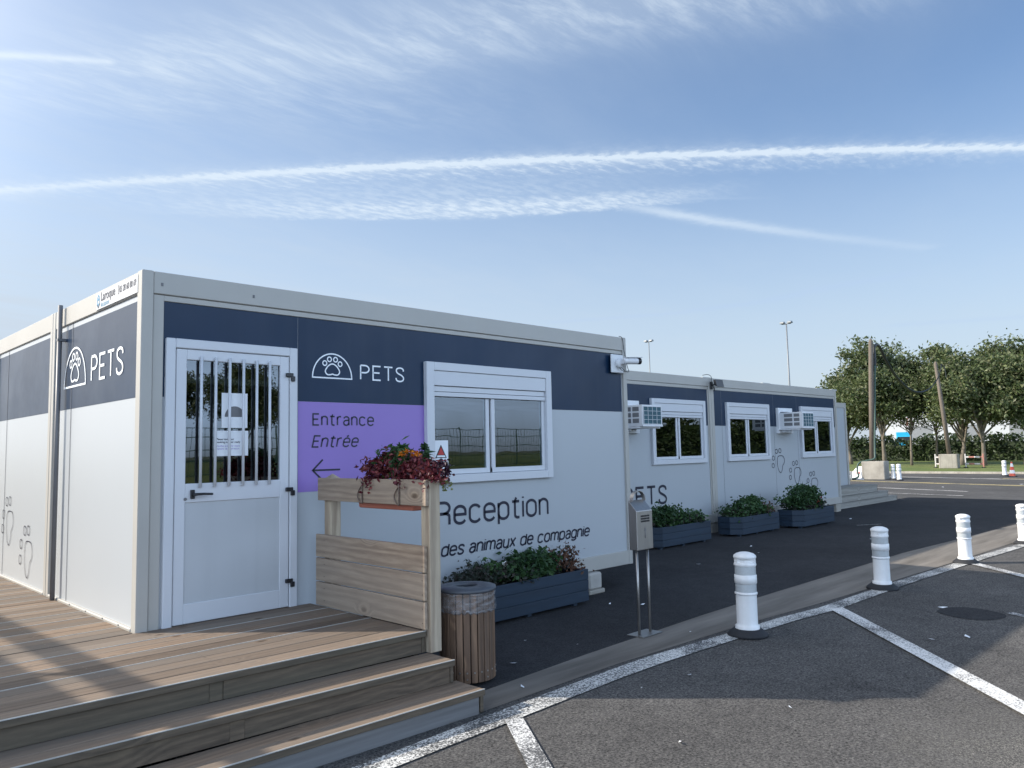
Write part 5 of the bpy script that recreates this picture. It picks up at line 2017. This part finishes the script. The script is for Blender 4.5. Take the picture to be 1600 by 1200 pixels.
def hedge(label, x0, y_start, count, top_mean, seed, vary=.35):
    hm, hc = MB(), MB()
    rh = random.Random(seed)
    for i in range(count):
        y = y_start - i * 1.25
        top = top_mean + vary * noise.noise(Vector((y * .35, 2.2, seed))) + vary * .55 * noise.noise(Vector((y * 1.3, 5.2, seed)))
        hc.hexa([(x0 + .55, y - 1.25, 0), (x0 + 2.5, y - 1.25, 0), (x0 + 2.5, y, 0), (x0 + .55, y, 0), (x0 + .8, y - 1.25, top - .45), (x0 + 2.5, y - 1.25, top - .45), (x0 + 2.5, y, top - .45), (x0 + .8, y, top - .45)])
        for _ in range(int(19 * top_mean)):
            zz = rh.uniform(.1, top)
            xx = x0 + rh.uniform(0, .7) if rh.random() < .62 else x0 + rh.uniform(.2, 2.2)
            if xx > x0 + .8: zz = top - rh.uniform(0, .35)
            leaf_cards(hm, (xx, y - rh.random() * 1.25, zz), 7, (.16, .2, .14), .22, rnd=rh)
    hg = thing('hedge', label, 'hedge', (0, 0, ZG + .09))
    hm.build('foliage', 'leaf_hedge', hg)
    hc.build('core', 'leaf_hedge', hg)


hedge('long dark clipped hedge behind the row of trees', 69.5, 33, 60, 2.0, 77)
hedge('tall dark thicket outside the photo, mirrored in the rear cabin windows', 50.0, -4.5, 30, 3.3, 78, 1.1)

# far beyond the hedge
wh_ = thing('warehouse', 'long white warehouse glimpsed between the trunks beyond the hedge', 'building', (150, 0, ZG - .05))
MB().box(0, 40, 14, 48, 0, 7.2).build('wall', 'farwhite', wh_)
MB().box(-.3, 40.3, 13.7, 48.3, 7.2, 7.7).build('roof', 'roof', wh_)
dd = MB()
for y in range(16, 46, 8):
    dd.box(-.06, .02, y, y + 4, 0, 4.6)
dd.build('dock_door', 'greymetal', wh_)
lo = thing('lorry', 'bright blue lorry glimpsed above the hedge between two thin trees', 'lorry', (123, 35.8, ZG - .25), R(19))
lo.scale = (.85, .85, .9)
MB().box(0, 7.5, -1.25, 1.25, 1.0, 3.9).build('box_body', 'lorryblue', lo, bevel=.05)
b = MB()
b.prism([(-2.1, .5), (-.1, .5), (-.1, 3.3), (-1.6, 3.3), (-2.1, 2.0)], 1, -1.2, 1.2)
cab = b.build('cab', 'lorryblue', lo, bevel=.05)
MB().hexa([(-2.06, -1.05, 2.12), (-2.06, 1.05, 2.12), (-2.0, 1.05, 2.08), (-2.0, -1.05, 2.08), (-1.68, -1.05, 3.1), (-1.68, 1.05, 3.1), (-1.6, 1.05, 3.1), (-1.6, -1.05, 3.1)]).build('windscreen', 'black', cab)
for x in (-1.2, 5.2, 6.4):
    for y in (-1.05, 1.05):
        w_ = MB()
        w_.tube([(x, y - .14, .5), (x, y + .14, .5)], .5, 20)
        w_.build('wheel', 'rubber', lo)
kr = thing('striped_mast', 'short red and white striped mast above the blue lorry', 'mast', (140, 40.6, ZG), 0)
MB().tube([(0, 0, 0), (0, 0, 5.3)], .10, 8).build('pole', 'greymetal', kr)
MB().box(-.3, .3, -.5, .5, 4.5, 5.9).build('panel', 'redwhite', kr, bevel=.03)

# ------------------------------------------------------------------ off to the sides: what throws the shade and stands in the mirrors
nb = thing('neighbour_cabin', 'cream container cabin across the deck, outside the photo, shading the boards', 'cabin', (-3.80, 0, 0), R(2.6))
b = MB()
b.sheet(-2.4, 0, 0, 2.90, .25, .30, [])
b.sheet(.25, 8.0, 0, 2.90, 0, -.05, [], plane='yz')
b.sheet(.25, 8.0, 0, 2.90, -2.4, -2.35, [], plane='yz')
b.sheet(-2.4, 0, 0, 2.90, 8.0, 7.95, [])
b.build('wall', 'panel', nb)
MB().box(-2.4, .0, .25, 8.0, 2.86, 2.905).build('roof', 'roof', nb)
b = MB()
b.box(-.05, -.02, .15, 8.0, 3.08, 3.27)
b.build('roof_rail', 'cream', nb)
for y in (.4, 2.9, 5.4, 7.8):
    MB().box(-.055, -.015, y, y + .05, 2.9, 3.10).build('rail_post', 'cream', nb)

fe = thing('mesh_fence', 'dark green mesh fence on the grass bank behind the photographer, mirrored in the reception window', 'fence', (0, -31, 0))
b = MB()
for k in range(33):
    x = -10 + k * 2.5
    b.box(x - .03, x + .03, -.03, .03, .2, 3.0)
b.build('post', 'cable', fe)
b = MB()
for k in range(0, 330):
    x = -10 + k * .25
    b.box(x - .008, x + .008, -.008, .008, .4, 2.9)
for z in (.6, 1.2, 1.8, 2.4, 2.9):
    b.box(-10, 72, -.012, .012, z - .02, z + .02)
b.build('mesh_panel', 'cable', fe)
